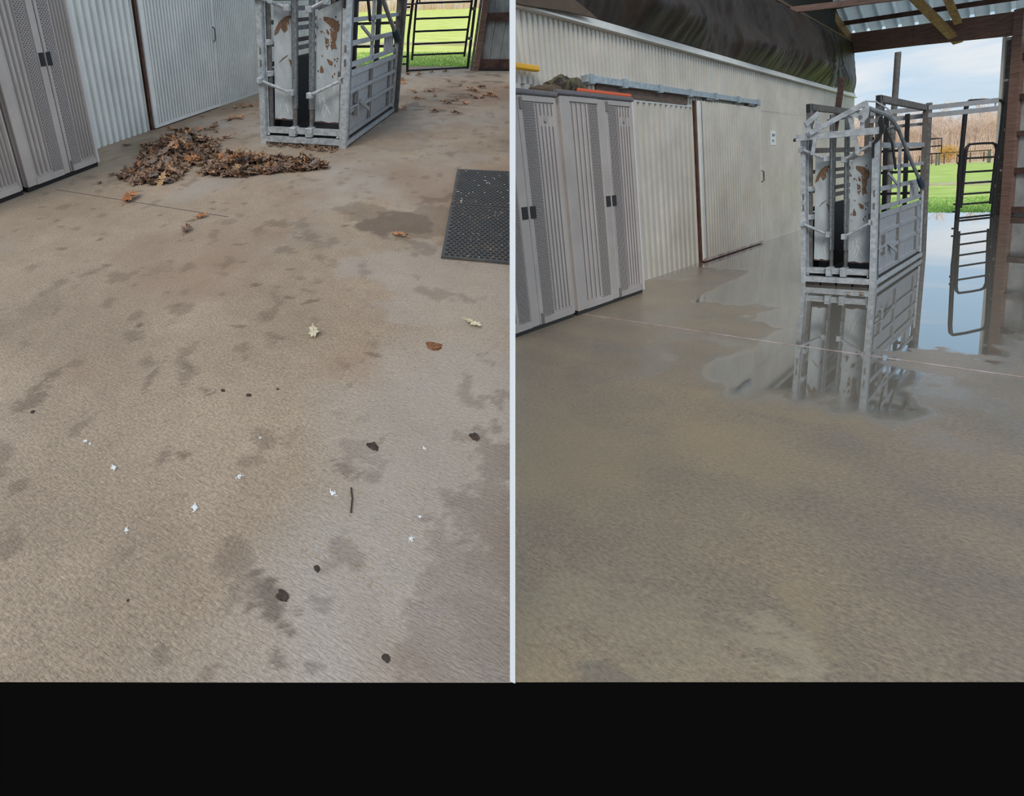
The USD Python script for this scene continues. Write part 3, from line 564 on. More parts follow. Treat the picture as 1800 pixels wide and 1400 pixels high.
def xf(path, bay, p, rz=0, s=1.0, sz=None):
    O, B = BAY[bay]; x = UsdGeom.Xform.Define(stage, path); o = W(bay, p); u = B[:, 2] if bay == 'A' else np.array([0, 0, 1.0])
    c, s_ = math.cos(rz), math.sin(rz); X = B[:, 0]; X = X - (X @ u) * u; X /= np.linalg.norm(X); Y = np.cross(u, X)
    ex, ey, ez = (X * c + Y * s_) * s, (-X * s_ + Y * c) * s, u * (sz or s)
    x.AddTransformOp().Set(Gf.Matrix4d(*ex.tolist(), 0, *ey.tolist(), 0, *ez.tolist(), 0, *o.tolist(), 1)); return x.GetPrim()
protos = []
def copies(name, build, spots, label, cat, group, bay):
    """first spot carries the parts; the others reference it"""
    first = None
    for i, sp in enumerate(spots):
        path = numbered('/World', name); pr = xf(path, bay, *sp)
        meta(pr, label, cat, group)
        if first is None:
            build(path); first = path
        else:
            pr.GetReferences().AddInternalReference(first); pr.SetInstanceable(True)
            for k, v in (('label', label), ('category', cat), ('group', group)): pr.SetCustomDataByKey(k, v)
rt = np.random.default_rng(5)
kinds = [('bark', 71, 7.4, 20), ('bark2', 72, 6.4, 22), ('bark', 73, 5.6, 20), ('bark2', 74, 6.9, 24)]
for k, (m, sd, H, nb) in enumerate(kinds):
    sp = []
    for i in range(34):
        y = 124 + 20 * rt.random(); x = (-.165 + .14 * (i + rt.random()) / 34) * y
        sp.append(((x, y, -.2), rt.random() * 6.28, .85 + .35 * rt.random()))
    def bld(path, m=m, sd=sd, H=H, nb=nb):
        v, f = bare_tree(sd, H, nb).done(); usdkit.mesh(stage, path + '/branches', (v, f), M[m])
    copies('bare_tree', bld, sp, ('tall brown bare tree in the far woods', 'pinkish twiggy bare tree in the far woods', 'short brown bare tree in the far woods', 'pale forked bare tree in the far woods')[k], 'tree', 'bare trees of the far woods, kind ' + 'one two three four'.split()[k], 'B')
r = np.random.default_rng(77); mb = MB()
for i in range(9000):
    y = 122 + 16 * r.random(); x = (-.17 + .15 * r.random()) * y; h = .8 + 4.2 * r.random() ** 1.6; mb.add([(x - .035, y, -.1), (x + .035, y, -.1), (x + r.normal(0, .5), y, h)], [[0, 1, 2]])
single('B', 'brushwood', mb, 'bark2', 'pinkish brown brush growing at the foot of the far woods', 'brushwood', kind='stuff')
r2 = np.random.default_rng(78); mb2 = MB()
for i in range(2500):
    y = 96 + 8 * r2.random(); x = -55 + 56 * r2.random(); h = 1.0 + 5 * r2.random(); mb2.add([(x - .05, y, -.3), (x + .05, y, -.3), (x + r2.normal(0, .5), y, h)], [[0, 1, 2]])
single('A', 'brushwood', mb2, 'bark2', 'pinkish brown brush along the far edge of the yellow field', 'brushwood', kind='stuff')
mb = MB()
for i in range(900):
    a = r.normal(0, 1, 3) * [.9, .6, .8]; mb.add([a + [-.14, 0, 0], a + [.14, 0, .05], a + [r.normal(0, .1), .1, .25]], [[0, 1, 2]])
single('B', 'orange_shrub', (mb.done()[0] * [.42, .42, .62] + [-8.2, 120, 1.3], mb.done()[1]), 'autumn', 'orange leaved shrub at the edge of the far woods', 'shrub')
def pen(x0, y0, wx, wy, label, bay='B', h=1.5):
    t = Thing(bay, 'cattle_pen', label, 'pen', (x0, y0, 0))
    for x, y in ((x0, y0), (x0 + wx, y0), (x0, y0 + wy), (x0 + wx, y0 + wy)): t.part('leg', MB().box(x - .06, x + .06, y - .06, y + .06, -.1, h), 'dull')
    t.part('top_rail', MB().box(x0 - .1, x0 + wx + .1, y0 - .06, y0 + .06, h, h + .12).box(x0 - .1, x0 + wx + .1, y0 + wy - .06, y0 + wy + .06, h, h + .12), 'board')
pen(-7.2, 95, 3.3, 2.4, 'distant open timber pen frame standing in the meadow', h=1.3)
fence = Thing('B', 'field_fence', 'distant thin post fence along the dry meadow', 'fence', (-12, 108, 0))
for i in range(20): x = -19 + i * .95; fence.part('post', MB().box(x - .05, x + .05, 108, 108.1, -.1, 1.2), 'board')
fence.part('wire', MB().box(-19, -.9, 108.03, 108.06, .5, .53).box(-19, -.9, 108.03, 108.06, 1.0, 1.03), 'dull')
# ---- gates
def bow_gate(bay, g0, g1, label, frame_h, inner, m='black'):
    g0, g1 = np.array(g0), np.array(g1); e = g1 - g0
    t = Thing(bay, 'bow_gate', label, 'gate', (*g0, 0))
    def P(u, z, o=0): return (*(g0 + e * u), z)
    R = .03
    ln = .05 if bay == 'B' else -.012                                   # the gate hangs a little out of plumb
    Q = lambda u, z: P(u + ln * z, z)
    if bay == 'B': t.part('arch_frame', MB().tube([Q(0, 0), Q(-.025, .75), Q(-.045, .95), Q(-.045, 2.25), Q(-.02, 2.41), Q(.05, 2.465), Q(.4, 2.47), Q(.86, 2.45), Q(.95, 2.42), Q(.995, 2.32), Q(.99, 1.3), Q(.99, 0)], R, 8), m, smooth=50)
    else: t.part('arch_frame', MB().tube([P(0, 0), P(-.032, .74), P(-.03, .84), P(-.01, 1.5), P(.0, 2.25), P(.03, 2.41), P(.1, 2.47), P(.5, 2.48), P(.9, 2.48), P(.95, 2.41), P(.96, 2.3), P(.965, 1.3), P(.985, 0)], R, 8), m, smooth=50)
    t.part('threshold_bar', MB().tube([P(0, .03), P(.99, .03)], .022, 6), m)
    q = t.part('inner_frame', MB().tube([Q(.063, .25), Q(.063, 1.42), Q(.085, 1.52), Q(.15, 1.58), Q(.5, 1.585), Q(.78, 1.575), Q(.87, 1.54), Q(.92, 1.44), Q(.905, .27)], .024, 8), m, smooth=50)
    for z in inner: t.part('gate_bar', MB().tube([Q(.07, z), Q(.91, z - .012)], .021, 6), m)
    for z in (.66, 1.27): t.part('hinge', MB().box(*sorted((Q(.93, z)[0], Q(1.0, z)[0])), *sorted((Q(.92, z)[1], Q(1.0, z)[1])), z - .03, z + .03), 'dull')
    for z in (.18, .34, 1.2, 1.36): t.part('latch_lug', MB().bar(Q(-.03, z), Q(-.11, z), .035, .03), m)
    return t
bow_gate('A', (-2.465, 11.907), (-1.224, 12.72), 'black tube bow gate hanging in the doorway of the dry bay', 2.48, (.363, .597, .859, 1.117, 1.43))
bow_gate('B', (-1.047, 17.628), (-.668, 18.68), 'black tube bow gate standing ajar on the wet floor', 2.48, (.325, .54, .77, 1.005, 1.293))
# ================================================================== CATTLE CHUTE (local: u across the front 0..1, y along the side 0..2.45 m, z up)
def chute(bay, A0, U, V, label):
    A0, U, V = np.array(A0, float), np.array(U, float), np.array(V, float) / 2.45
    fn = lambda v: np.column_stack([A0[None] + v[:, :1] * U + v[:, 1:2] * V, v[:, 2]])
    t = Thing(bay, 'cattle_chute', label, 'livestock chute', (*A0, 0))
    def P(name, mb, m, **k): return t.part(name, mb, m, fn=fn, **k)
    B = MB
    fp = P('front_post', B().box(0, .068, 0, .07, 0, 1.70), 'galv')
    for z in (1.045, .92): P('slot', B().box(.03, .05, -.004, .003, z - .035, z + .035), 'dull', parent=fp)
    fp = P('front_post', B().box(.945, 1.02, 0, .07, 0, 1.63), 'galv')
    for z in (1.06, .92): P('slot', B().box(.975, .995, -.004, .003, z - .035, z + .035), 'dull', parent=fp)
    P('slot_plate', B().box(.95, .975, -.012, .0, 1.44, 1.60), 'black', parent=fp)
    P('bottom_rail', B().box(.068, .945, 0, .06, .034, .10), 'galv')
    P('sill_rail', B().box(.068, .945, .03, .10, .135, .2), 'galv')
    for u in (.09, .92): P('bolt', B().lump((u, .03, .115), .02, .02, .02, 3, .1, 1), 'galv')
    for u, nm in ((.395, 0), (.592, 1)):
        P('bar_socket', B().cbox(u - .04, u + .04, -.01, .12, .11, .215, .006), 'galv')
        hb = P('head_bar', B().tube([(u, .10, .415), (u, .10, 1.945)], .034, 14), 'pipe', smooth=50)
        P('bar_foot', B().tube([(u, .10, .2), (u, .10, .42)], .026, 12), 'dull', smooth=50, parent=hb)
    # neck gates: steel plates with dried manure
    g = P('gate_plate', B().slab([(.135, .275), (.362, .268), (.372, 1.455), (.155, 1.51)], 1, .125, .135), 'plate')
    patches = [[(0.158, 1.197), (0.163, 1.235), (0.179, 1.278), (0.224, 1.339), (0.289, 1.381), (0.345, 1.39), (0.353, 1.362), (0.325, 1.363), (0.329, 1.295), (0.302, 1.333), (0.307, 1.252), (0.27, 1.222), (0.25, 1.247), (0.229, 1.278), (0.199, 1.222)],
               [(0.316, 0.954), (0.363, 0.929), (0.364, 0.844), (0.347, 0.863)], [(0.202, 0.914), (0.247, 0.96), (0.303, 0.993), (0.306, 0.987), (0.255, 0.954)]]
    for q in patches: P('manure_patch', B().slab(q, 1, .119, .126), 'mud', parent=g)
    P('rust_edge', B().slab([(.14, .275), (.36, .27), (.36, .288), (.30, .284), (.24, .296), (.2, .284), (.14, .292)], 1, .121, .126), 'rusty', parent=g)
    g = P('gate_plate', B().slab([(.615, .262), (.90, .252), (.905, 1.525), (.632, 1.42)], 1, .125, .135), 'plate')
    patches = [[(0.727, 1.367), (0.774, 1.36), (0.834, 1.345), (0.901, 1.29), (0.893, 1.231), (0.873, 1.216), (0.836, 1.231), (0.782, 1.292), (0.728, 1.334)], [(0.809, 1.231), (0.873, 1.213), (0.868, 1.146), (0.855, 1.12), (0.873, 1.053), (0.825, 1.056), (0.805, 1.072), (0.824, 1.14), (0.803, 1.183)],
               [(0.749, 1.158), (0.783, 1.152), (0.79, 1.115), (0.753, 1.096)], [(0.765, 1.249), (0.793, 1.207), (0.779, 1.189), (0.759, 1.219)], [(0.768, 0.952), (0.799, 0.94), (0.834, 0.921), (0.831, 0.883), (0.793, 0.895)],
               [(0.71, 0.888), (0.734, 0.843), (0.735, 0.81), (0.696, 0.81), (0.696, 0.849)], [(0.75, 1.084), (0.784, 1.087), (0.771, 1.053)]]
    for q in patches: P('manure_patch', B().slab([(x - .02, z) for x, z in q], 1, .119, .126), 'mud', parent=g)
    rr = np.random.default_rng(9); sp = B()
    for i in range(34): x, z = .64 + .25 * rr.random(), .75 + .62 * rr.random(); k = .004 + .006 * rr.random(); sp.slab([(x - k, z), (x, z - 2 * k), (x + k, z), (x, z + k)], 1, .121, .126)
    P('splash', sp, 'mud', parent=g, kind='stuff')
    P('rust_edge', B().slab([(.62, .262), (.895, .253), (.895, .27), (.84, .272), (.78, .263), (.7, .28), (.62, .272)], 1, .121, .126), 'rusty', parent=g)
    sc = B()
    for x, z, a, L in ((.22, .45, 1.0, .12), (.2, .42, .9, .09), (.30, .36, 1.9, .1), (.7, .36, 1.2, .16), (.72, .33, 1.0, .14), (.76, .40, 2.0, .16), (.80, .36, 2.2, .13), (.68, .42, 1.6, .1), (.84, .6, 1.5, .12)):
        sc.bar((x, .123, z), (x + L * math.cos(a) * .7, .123, z + L * math.sin(a)), .007, .002, (1, 0, 0))
    P('scratches', sc, 'scuff', parent=g, kind='stuff')
    P('hinge_pipe', B().tube([(.10, .11, .2), (.10, .11, 1.72)], .026, 10), 'dull', smooth=50)
    P('hinge_rod', B().tube([(.078, .06, .2), (.078, .06, 1.69)], .011, 8), 'galv', smooth=50)
    P('hinge_pipe', B().tube([(.918, .11, .2), (.918, .11, 1.66)], .016, 10), 'dull', smooth=50)
    for z in (.80, 1.13): P('hinge_collar', B().cbox(.07, .135, .05, .15, z - .03, z + .03, .006), 'galv')
    for z in (.80,): P('hinge_collar', B().cbox(.885, .925, .08, .15, z - .045, z + .03, .006), 'dull')
    for a, b in (((.03, .735), (.375, .60)), ((.61, .583), (.945, .742)), ((.02, 1.588), (.345, 1.465)), ((.60, 1.442), (.93, 1.585))):
        lk = P('link_rod', B().tube([(a[0], -.02, a[1]), (b[0], .03, b[1])], .018, 10), 'galv', smooth=50)
        for x, z, yy in ((*a, -.02), (*b, .03)): P('link_clevis', B().cbox(x - .032, x + .032, yy - .03, yy + .04, z - .032, z + .032, .006), 'galv', parent=lk)
    # linkage on top of the headgate
    fn0 = fn
    fn = lambda v: fn0(v + np.array([.06, 0, 0]))
    def P(name, mb, m, **k): return t.part(name, mb, m, fn=fn, **k)
    P('cross_bar', B().box(-.09, .985, -.08, -.01, 1.685, 1.755), 'galv'); P('cross_bar_end', B().tube([(-.135, -.045, 1.70), (-.09, -.045, 1.70)], .018, 8), 'black')
    P('long_arm', B().bar((.12, -.11, 1.755), (.82, -.11, 2.005), .055, .02), 'galv')
    P('pivot_plate', B().slab([(.745, 1.84), (.80, 1.81), (.86, 1.87), (.87, 1.93), (.85, 2.03), (.82, 2.04), (.79, 1.96), (.745, 1.92)], 1, -.10, -.08), 'galv')
    P('pivot_bolt', B().tube([(.772, -.115, 1.872), (.772, -.09, 1.872)], .022, 8), 'pipe')
    P('upright', B().box(.75, .80, -.06, -.03, 1.755, 1.88), 'galv')
    P('pivot_arm', B().bar((.77, -.09, 1.875), (.61, -.09, 1.935), .05, .016), 'galv')
    P('drop_link', B().bar((.615, -.075, 1.93), (.735, -.075, 1.515), .05, .014, (1, 0, 0)), 'galv')
    P('drop_link_pin', B().tube([(.735, -.10, 1.515), (.735, -.05, 1.515)], .032, 10), 'galv')
    P('drop_link', B().bar((.215, -.075, 1.90), (.14, -.075, 1.515), .05, .014, (1, 0, 0)), 'galv')
    P('pivot_plate', B().slab([(.02, 1.88), (.09, 1.89), (.15, 1.76), (.12, 1.71), (.09, 1.73), (.05, 1.80)], 1, -.10, -.085), 'galv')
    P('short_arm', B().bar((.065, -.105, 1.855), (.235, -.105, 1.96), .06, .018), 'galv')
    lv = P('lever', B().tube([(.84, -.02, 1.96), (.94, .05, 1.915), (1.0, .2, 1.88), (1.03, .33, 1.83), (1.05, .50, 1.74), (1.06, 1.1, 1.39), (1.06, 1.70, 1.09)], .024, 10), 'pipe', smooth=50)
    P('lever_grip', B().tube([(1.06, 1.56, 1.17), (1.06, 1.64, 1.125), (1.06, 1.79, 1.04)], [.03, .042, .045], 10), 'grip', smooth=50, parent=lv)
    P('cable', B().tube([(.83, -.06, 2.03), (.92, .0, 2.02), (1.0, .2, 1.95), (1.03, .4, 1.85)], .009, 6), 'galv', smooth=50)
    P('ratchet', B().slab([(.96, 1.66), (.99, 1.73), (.965, 1.80), (.985, 1.86), (1.015, 1.86), (1.04, 1.76), (1.05, 1.70), (1.02, 1.68), (.985, 1.62), (.93, 1.585), (.92, 1.605)], 1, -.06, -.03), 'black')
    P('release_rod', B().tube([(1.04, -.03, 1.76), (1.04, .3, 1.58), (1.02, .55, 1.30)], .016, 6), 'black')
    P('latch_hook', B().tube([(1.04, .02, 1.72), (1.06, .25, 1.75), (1.06, .5, 1.71)], .012, 6), 'black')
    # upper frame
    fn = fn0
    def P(name, mb, m, **k): return t.part(name, mb, m, fn=fn0, **k)
    for u0, u1, m in ((.045, .11, 'dull'), (.95, 1.015, 'dull')):
        tp_ = P('tall_post', B().box(u0, u1, .08, .15, .0, 2.09), m)
        P('top_rail', B().box(u0, u1, .10, 2.43, 2.02, 2.09), 'oldrail')
        P('tube_end', B().box(u0 + .004, u1 - .004, .07, .08, 2.0, 2.085), 'black', parent=tp_)
        P('gusset', B().slab([(.15, 1.82), (.15, 2.02), (.32, 2.02)], 0, u0 + .02, u1 - .01), 'rusty')
        P('rear_post', B().box(u0, u1, 2.36, 2.43, 0, 2.10), 'oldrail'); P('rear_post', B().box(u0 + .02, u1 + .04, 2.45, 2.50, 0, 2.12), 'dull')
    for z in (2.055, 1.955): P('rear_rail', B().box(.05, 1.98, 2.44, 2.48, z - .03, z + .03), 'galv_side')
    P('rear_rail', B().box(.2, .98, 2.44, 2.48, 1.83, 1.87), 'galv_side'); P('rail_hanger', B().box(1.93, 1.95, 2.45, 2.47, 1.95, 2.05), 'galv_side')
    # sides
    for side, u0, u1 in ((1, .965, .995), (0, .02, .05)):
        out = u1 if side else u0; o1 = out + (.02 if side else -.02)
        sp_ = P('side_panel', B().box(u0, u1, .09, 2.35, .13, .815), 'galv_side')
        for z0, z1 in ((.77, .83), (.585, .63), (.375, .42), (.125, .175)): P('panel_rib', B().box(out, o1, .09, 2.30, z0, z1), 'galv_side', parent=sp_)
        for y0 in (1.06, 2.02, .09): P('panel_rib', B().box(out, o1, y0, y0 + .035, .13, .83), 'galv_side', parent=sp_)
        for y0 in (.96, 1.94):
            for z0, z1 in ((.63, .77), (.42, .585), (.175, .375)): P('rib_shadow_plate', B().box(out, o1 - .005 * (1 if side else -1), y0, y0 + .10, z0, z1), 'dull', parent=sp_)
        P('bottom_frame', B().box(u0 - .02, u1 + .025, .06, 2.42, .02, .075), 'galv'); P('bottom_shoe', B().box(u0, u1, .06, 2.42, .075, .125), 'dark')
        if side:
            for z0 in (.46, .33): P('latch_opening', B().box(out, o1 + .004, .30, .40, z0, z0 + .10), 'dull', parent=sp_)
            P('latch_frame', B().box(out, o1 + .012, .12, .44, .425, .445).box(out, o1 + .012, .42, .45, .30, .58), 'galv_side', parent=sp_)
            P('latch_handle', B().bar((o1 + .01, .48, .46), (o1 + .06, .72, .33), .04, .02), 'galv_side', parent=sp_)
            P('latch_handle', B().bar((o1 + .01, .42, 1.26), (o1 + .06, .68, 1.12), .03, .02), 'galv_side')
        for z0, z1 in ((.855, .905), (1.07, 1.12), (1.30, 1.345), (1.54, 1.60)): P('side_rail', B().box(u0, u1, .08, 2.36, z0, z1), 'galv_side' if side else 'oldrail')
        P('side_upright', B().box(u0, u1, 1.05, 1.11, .85, 1.58), 'galv_side' if side else 'oldrail')
        if side:
            for y0 in (1.72, 1.84, 1.96, 2.08): P('side_spindle', B().box(u0, u1, y0, y0 + .03, .9, 1.08), 'galv_side')
        if side: P('door_pipe', B().tube([(1.01, 2.28, .10), (1.01, 2.28, .95)], .024, 8), 'galv', smooth=50)
    P('latch_loop', B().tube([(1.06, 2.48, 1.64), (1.22, 2.48, 1.64), (1.22, 2.48, 1.44), (1.06, 2.48, 1.44)], .010, 6).tube([(1.06, 2.48, 1.54), (1.22, 2.48, 1.54)], .008, 6), 'black')
    P('floor_plate', B().box(.05, .97, .08, 2.4, .10, .125), 'dark')
    P('squeeze_panel', B().slab([(.2, .13), (2.35, .13), (2.35, .90), (.2, .93)], 0, .17, .19), 'dark', label='dark inner squeeze panel')
    for z in (1.0, 1.22, 1.43): P('squeeze_rung', B().box(.17, .20, .18, 2.35, z, z + .05), 'dull')
    P('squeeze_upright', B().box(.17, .21, 1.5, 1.58, .9, 1.6), 'dull')
    P('tail_gate_bar', B().box(.35, .42, 2.38, 2.44, .1, 2.0), 'black'); P('tail_gate_bar', B().box(.68, .74, 2.38, 2.44, .1, 2.0), 'black')
    for z in (.9, 1.2, 1.5): P('tail_gate_rail', B().box(.05, .97, 2.40, 2.43, z, z + .035), 'black')
    for i in range(4): P('skid_block', B().box(.075 + i * .22, .27 + i * .22, -.005, .5, .0, .033), 'block')
    return t
chute('A', (-2.703, 5.02), (1.007, .099), (.035, 2.186), 'grey galvanised cattle chute standing behind the dry leaf piles')
chute('B', (-1.515, 8.095), (.523, .105), (.065, 2.91), 'grey galvanised cattle chute mirrored in the wet floor')
ob = single('B', 'steel_pole', MB().tube([(-1.575, 14.0, 0), (-1.535, 14.0, 1.4), (-1.49, 14.0, 3.2)], .035, 10), 'dull', 'tall grey steel pole rising behind the chute against the sky', 'pole', smooth=50)
rp = Thing('B', 'rusty_pole', 'leaning rusty brown pole between the chute and the ribbed wall', 'pole', (-2.03, 12.5, 0))
rp.part('shaft', MB().bar((-2.03, 12.5, 0), (-1.96, 12.5, 1.83), .055, .06, (1, 0, 0)).bar((-1.96, 12.5, 1.83), (-1.876, 12.5, 2.77), .06, .06, (1, 0, 0)), 'rusty')
rp.part('collar', MB().bar((-2.02, 12.45, 2.10), (-1.80, 12.45, 2.13), .04, .09), 'rusty')

# ================================================================== RESIN CABINETS
def cabinet(bay, y0, Wd, xf, xw, H, label, first=0.0):
    t = Thing(bay, 'storage_cabinet', label, 'cabinet', ((xf + xw) / 2, y0, 0))
    Y = lambda f: y0 + f * Wd
    B = MB; sx = 1
    t.part('base', B().box(xw + .02, xf - .015, Y(.008), Y(.992), 0, .04), 'plastic_black')
    t.part('body', B().cbox(xw + .02, xf - .03, Y(0), Y(1), .035, H - .04, .02), 'cab')
    t.part('lid', B().cbox(xw, xf + .012, Y(-.012), Y(1.012), H - .05, H, .012), 'cab_lid')
    zb, zt = .045, H - .055
    doors = []
    for a, b, i0, i1, l0, l1, g0, g1, ng in ((.012, .572, .125, .487, .362, .478, .14, .35, 4), (.580, .992, .622, .965, .627, .752, .765, .955, 5)):
        m = B()
        m.cbox(xf - .035, xf, Y(a), Y(i0), zb, zt, .006); m.cbox(xf - .035, xf, Y(i1), Y(b), zb, zt, .006)
        m.box(xf - .035, xf, Y(i0), Y(i1), zb, zb + .06); m.box(xf - .035, xf, Y(i0), Y(i1), zt - .05, zt)
        m.box(xf - .04, xf - .012, Y(i0), Y(i1), zb + .05, zt - .04)
        d = t.part('door', m, 'cab'); doors.append(d)
        for k in range(ng):
            yc = Y(g0 + (g1 - g0) * (k + .3) / (ng - .4))
            if b > .9 and k > 0:
                t.part('groove', B().box(xf - .012, xf - .0105, yc - .006 * Wd, yc + .006 * Wd, zt - .17, zt - .065), 'cab_rib', parent=d)
                t.part('groove', B().box(xf - .012, xf - .0105, yc - .006 * Wd, yc + .006 * Wd, zb + .09, zt - .27), 'cab_rib', parent=d)
            else: t.part('groove', B().box(xf - .012, xf - .0105, yc - .006 * Wd, yc + .006 * Wd, zb + .09, zt - .065), 'cab_rib', parent=d)
            t.part('ridge', B().hull([(xf - .012, yc + .008 * Wd, zb + .08), (xf - .003, yc + .016 * Wd, zb + .08), (xf - .012, yc + .032 * Wd, zb + .08), (xf - .012, yc + .008 * Wd, zt - .06), (xf - .003, yc + .016 * Wd, zt - .06), (xf - .012, yc + .032 * Wd, zt - .06)]), 'cab', parent=d)
        lm = B(); wl = (l1 - l0) * Wd; n = int((zt - zb - .12) / .03)
        t.part('lattice_bed', B().box(xf - .012, xf - .0112, Y(l0), Y(l1), zb + .07, zt - .06), 'cab_rib', parent=d)
        for k in range(-4, n + 1):
            z0 = zb + .07 + k * .03
            for s_ in (0, 1):
                za, zc = (z0, z0 + wl * .95) if s_ == 0 else (z0 + wl * .95, z0)
                ya, yc = Y(l0), Y(l1); lo, hi = zb + .07, zt - .06
                if max(za, zc) <= lo or min(za, zc) >= hi: continue
                def cl(za, ya, zc, yc):
                    t0, t1 = 0.0, 1.0; dz = zc - za
                    for lim, sg in ((lo, 1), (hi, -1)):
                        tt = (lim - za) / dz
                        if (za - lim) * sg < 0: t0 = max(t0, tt)
                        if (zc - lim) * sg < 0: t1 = min(t1, tt)
                    return (ya + (yc - ya) * t0, za + dz * t0), (ya + (yc - ya) * t1, za + dz * t1), t1 - t0
                p, q, ln = cl(za, ya, zc, yc)
                if ln > .05: lm.bar((xf - .0085, *p), (xf - .0085, *q), .0095, .006)
        t.part('lattice', lm, 'cab_lat', parent=d, kind='stuff')
        hx = (.502, .562) if a < .1 else (.590, .648)
        t.part('handle', B().box(xf - .004, xf + .004, Y(hx[0]), Y(hx[1]), H * .505 - .058, H * .505 + .058), 'plastic_black', parent=d, label='black recessed handle')
    t.part('latch', B().cbox(xf, xf + .012, Y(.59), Y(.615), H - .18, H - .075, .003), 'cab_rib', parent=doors[1])
    t.part('latch', B().cbox(xf, xf + .012, Y(.592), Y(.615), .055, .16, .003), 'cab_rib', parent=doors[1])
    t.part('emblem', B().tube([(xf - .006, Y(.86), H - .255), (xf - .001, Y(.86), H - .255)], .035, 16), 'cab_lat', parent=doors[1])
    if 'whole' in label: t.part('corner_trim', B().tube([(xf - .012, Y(1.0), .04), (xf - .012, Y(1.0), H - .05)], .018, 10), 'cabedge', smooth=60)
    return t
cabinet('A', 2.715, .91, -3.963, -4.52, 2.24, 'whole grey resin storage cabinet standing left of the leaf piles')
cabinet('A', 1.765, .91, -3.963, -4.52, 2.24, 'grey resin storage cabinet cut off at the far left edge')
cabinet('B', 5.04, 1.55, -2.517, -2.79, 2.30, 'whole taupe resin storage cabinet with orange strip on top')
cabinet('B', 3.445, 1.55, -2.517, -2.79, 2.27, 'taupe resin storage cabinet partly hidden by the white partition')
bg = Thing('B', 'cloth_bundle', 'crumpled camouflage cloth bundle lying on the whole taupe cabinet', 'cloth bundle', (-2.66, 5.4, 2.3))
bg.part('cloth', MB().lump((-2.65, 5.42, 2.30), .10, .30, .20, 4, .5, 3), 'camo', smooth=True); bg.part('brown_fold', MB().lump((-2.66, 5.08, 2.29), .10, .26, .10, 6, .5, 3), 'tarpbrown', smooth=True); bg.part('brown_fold', MB().lump((-2.65, 5.66, 2.30), .09, .15, .17, 8, .4, 3), 'tarpbrown', smooth=True)
single('B', 'orange_strip', MB().cbox(-2.56, -2.515, 5.42, 6.58, 2.30, 2.335, .006), 'orange', 'bright orange plastic strip lying along the cabinet top edge', 'plastic strip')
single('B', 'yellow_bar', MB().cbox(-2.76, -2.71, 4.3, 5.13, 2.52, 2.575, .01), 'yellow', 'yellow plastic bar sticking out above the partly hidden cabinet', 'bar')

# ================================================================== RUBBER MATS
import shapely.geometry as sg
def mat_piece(y0, y1, xl, label, seed):
    t = Thing('A', 'rubber_mat', label, 'mat', (xl + .4, (y0 + y1) / 2, 0))
    sk = -.08; W0 = .56
    f = lambda v: np.column_stack([xl + v[:, 0] + sk * (v[:, 1] - y0), v[:, 1] + .2 * v[:, 0], v[:, 2]])
    outer = sg.box(0, y0, W0, y1); holes = []; px, py = .034, .034; r = 0; y = y0 + .032
    while y < y1 - .025:
        x = .03 + (px / 2 if r % 2 else 0)
        while x < W0 - .02:
            if abs(x - .44) > .014: holes.append(sg.Polygon([(x - .0135, y), (x - .007, y + .0135), (x + .007, y + .0135), (x + .0135, y), (x + .007, y - .0135), (x - .007, y - .0135)]))
            x += px
        y += py; r += 1
    g = sg.Polygon(outer.exterior, [h.exterior.coords for h in holes])
    e = trimesh.creation.extrude_polygon(g, .016, engine='earcut')
    v = np.array(e.vertices); v[:, 2] += .002
    t.part('perforated_sheet', (f(v), np.array(e.faces)), 'rubber')
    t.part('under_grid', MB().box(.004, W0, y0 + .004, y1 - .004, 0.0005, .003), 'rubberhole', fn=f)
    rr = np.random.default_rng(seed); q = MB()
    for i in range(40): q.lump((.02 + .5 * rr.random(), y0 + .03 + (y1 - y0 - .06) * rr.random(), .018), .003 + .003 * rr.random(), .003 + .003 * rr.random(), .002, i, .3, 1)
    t.part('crumbs', q, 'feather' if seed == 2 else 'trimpink', fn=f, kind='stuff')
mat_piece(2.861, 3.775, -.280, 'near black perforated rubber mat on the dry floor', 1)
mat_piece(3.81, 4.735, -.355, 'far black perforated rubber mat on the dry floor', 2)

# ================================================================== LEAVES, DROPPINGS, FLUFF on the dry floor
OUT = [(0, -1.25), (.05, -.95), (.30, -.80), (.22, -.62), (.55, -.42), (.30, -.25), (.72, .02), (.36, .12), (.62, .48), (.28, .46), (.34, .80), (.10, .78), (0, 1.0)]
OUT = OUT + [(-x, y) for x, y in OUT[-2:0:-1]]
def leaf_mesh(seed, L=.07, curl=.5):
    r = np.random.default_rng(seed); P = np.array(OUT) * [L * .85, L] * (1 + r.normal(0, .07, (len(OUT), 2)))
    inner = P * .45; n = len(P); V = np.vstack([P, inner, [[0, 0]]]); z = curl * (V[:, 0] ** 2 * 9 + V[:, 1] ** 2 * 2.5 * r.uniform(.2, 1.4)) + r.normal(0, .10 * L, len(V)); z[-1] = 0
    V = np.column_stack([V, z - z.min() + .003]); F = []
    for i in range(n): j = (i + 1) % n; F += [(i, j, n + j), (i, n + j, n + i), (n + i, n + j, 2 * n)]
    return V, np.array(F)
def leaf_proto(path, seed, m, L, curl):
    v, f = leaf_mesh(seed, L, curl); g = usdkit.mesh(stage, path + '/blade', (v, f), M[m], smooth=True); UsdGeom.Gprim(g).CreateDoubleSidedAttr(True)
    s = MB().tube([(0, -L * 1.0, .006), (L * .05, -L * 1.5, .012)], .0022, 4).done(); usdkit.mesh(stage, path + '/stalk', s, M[m])
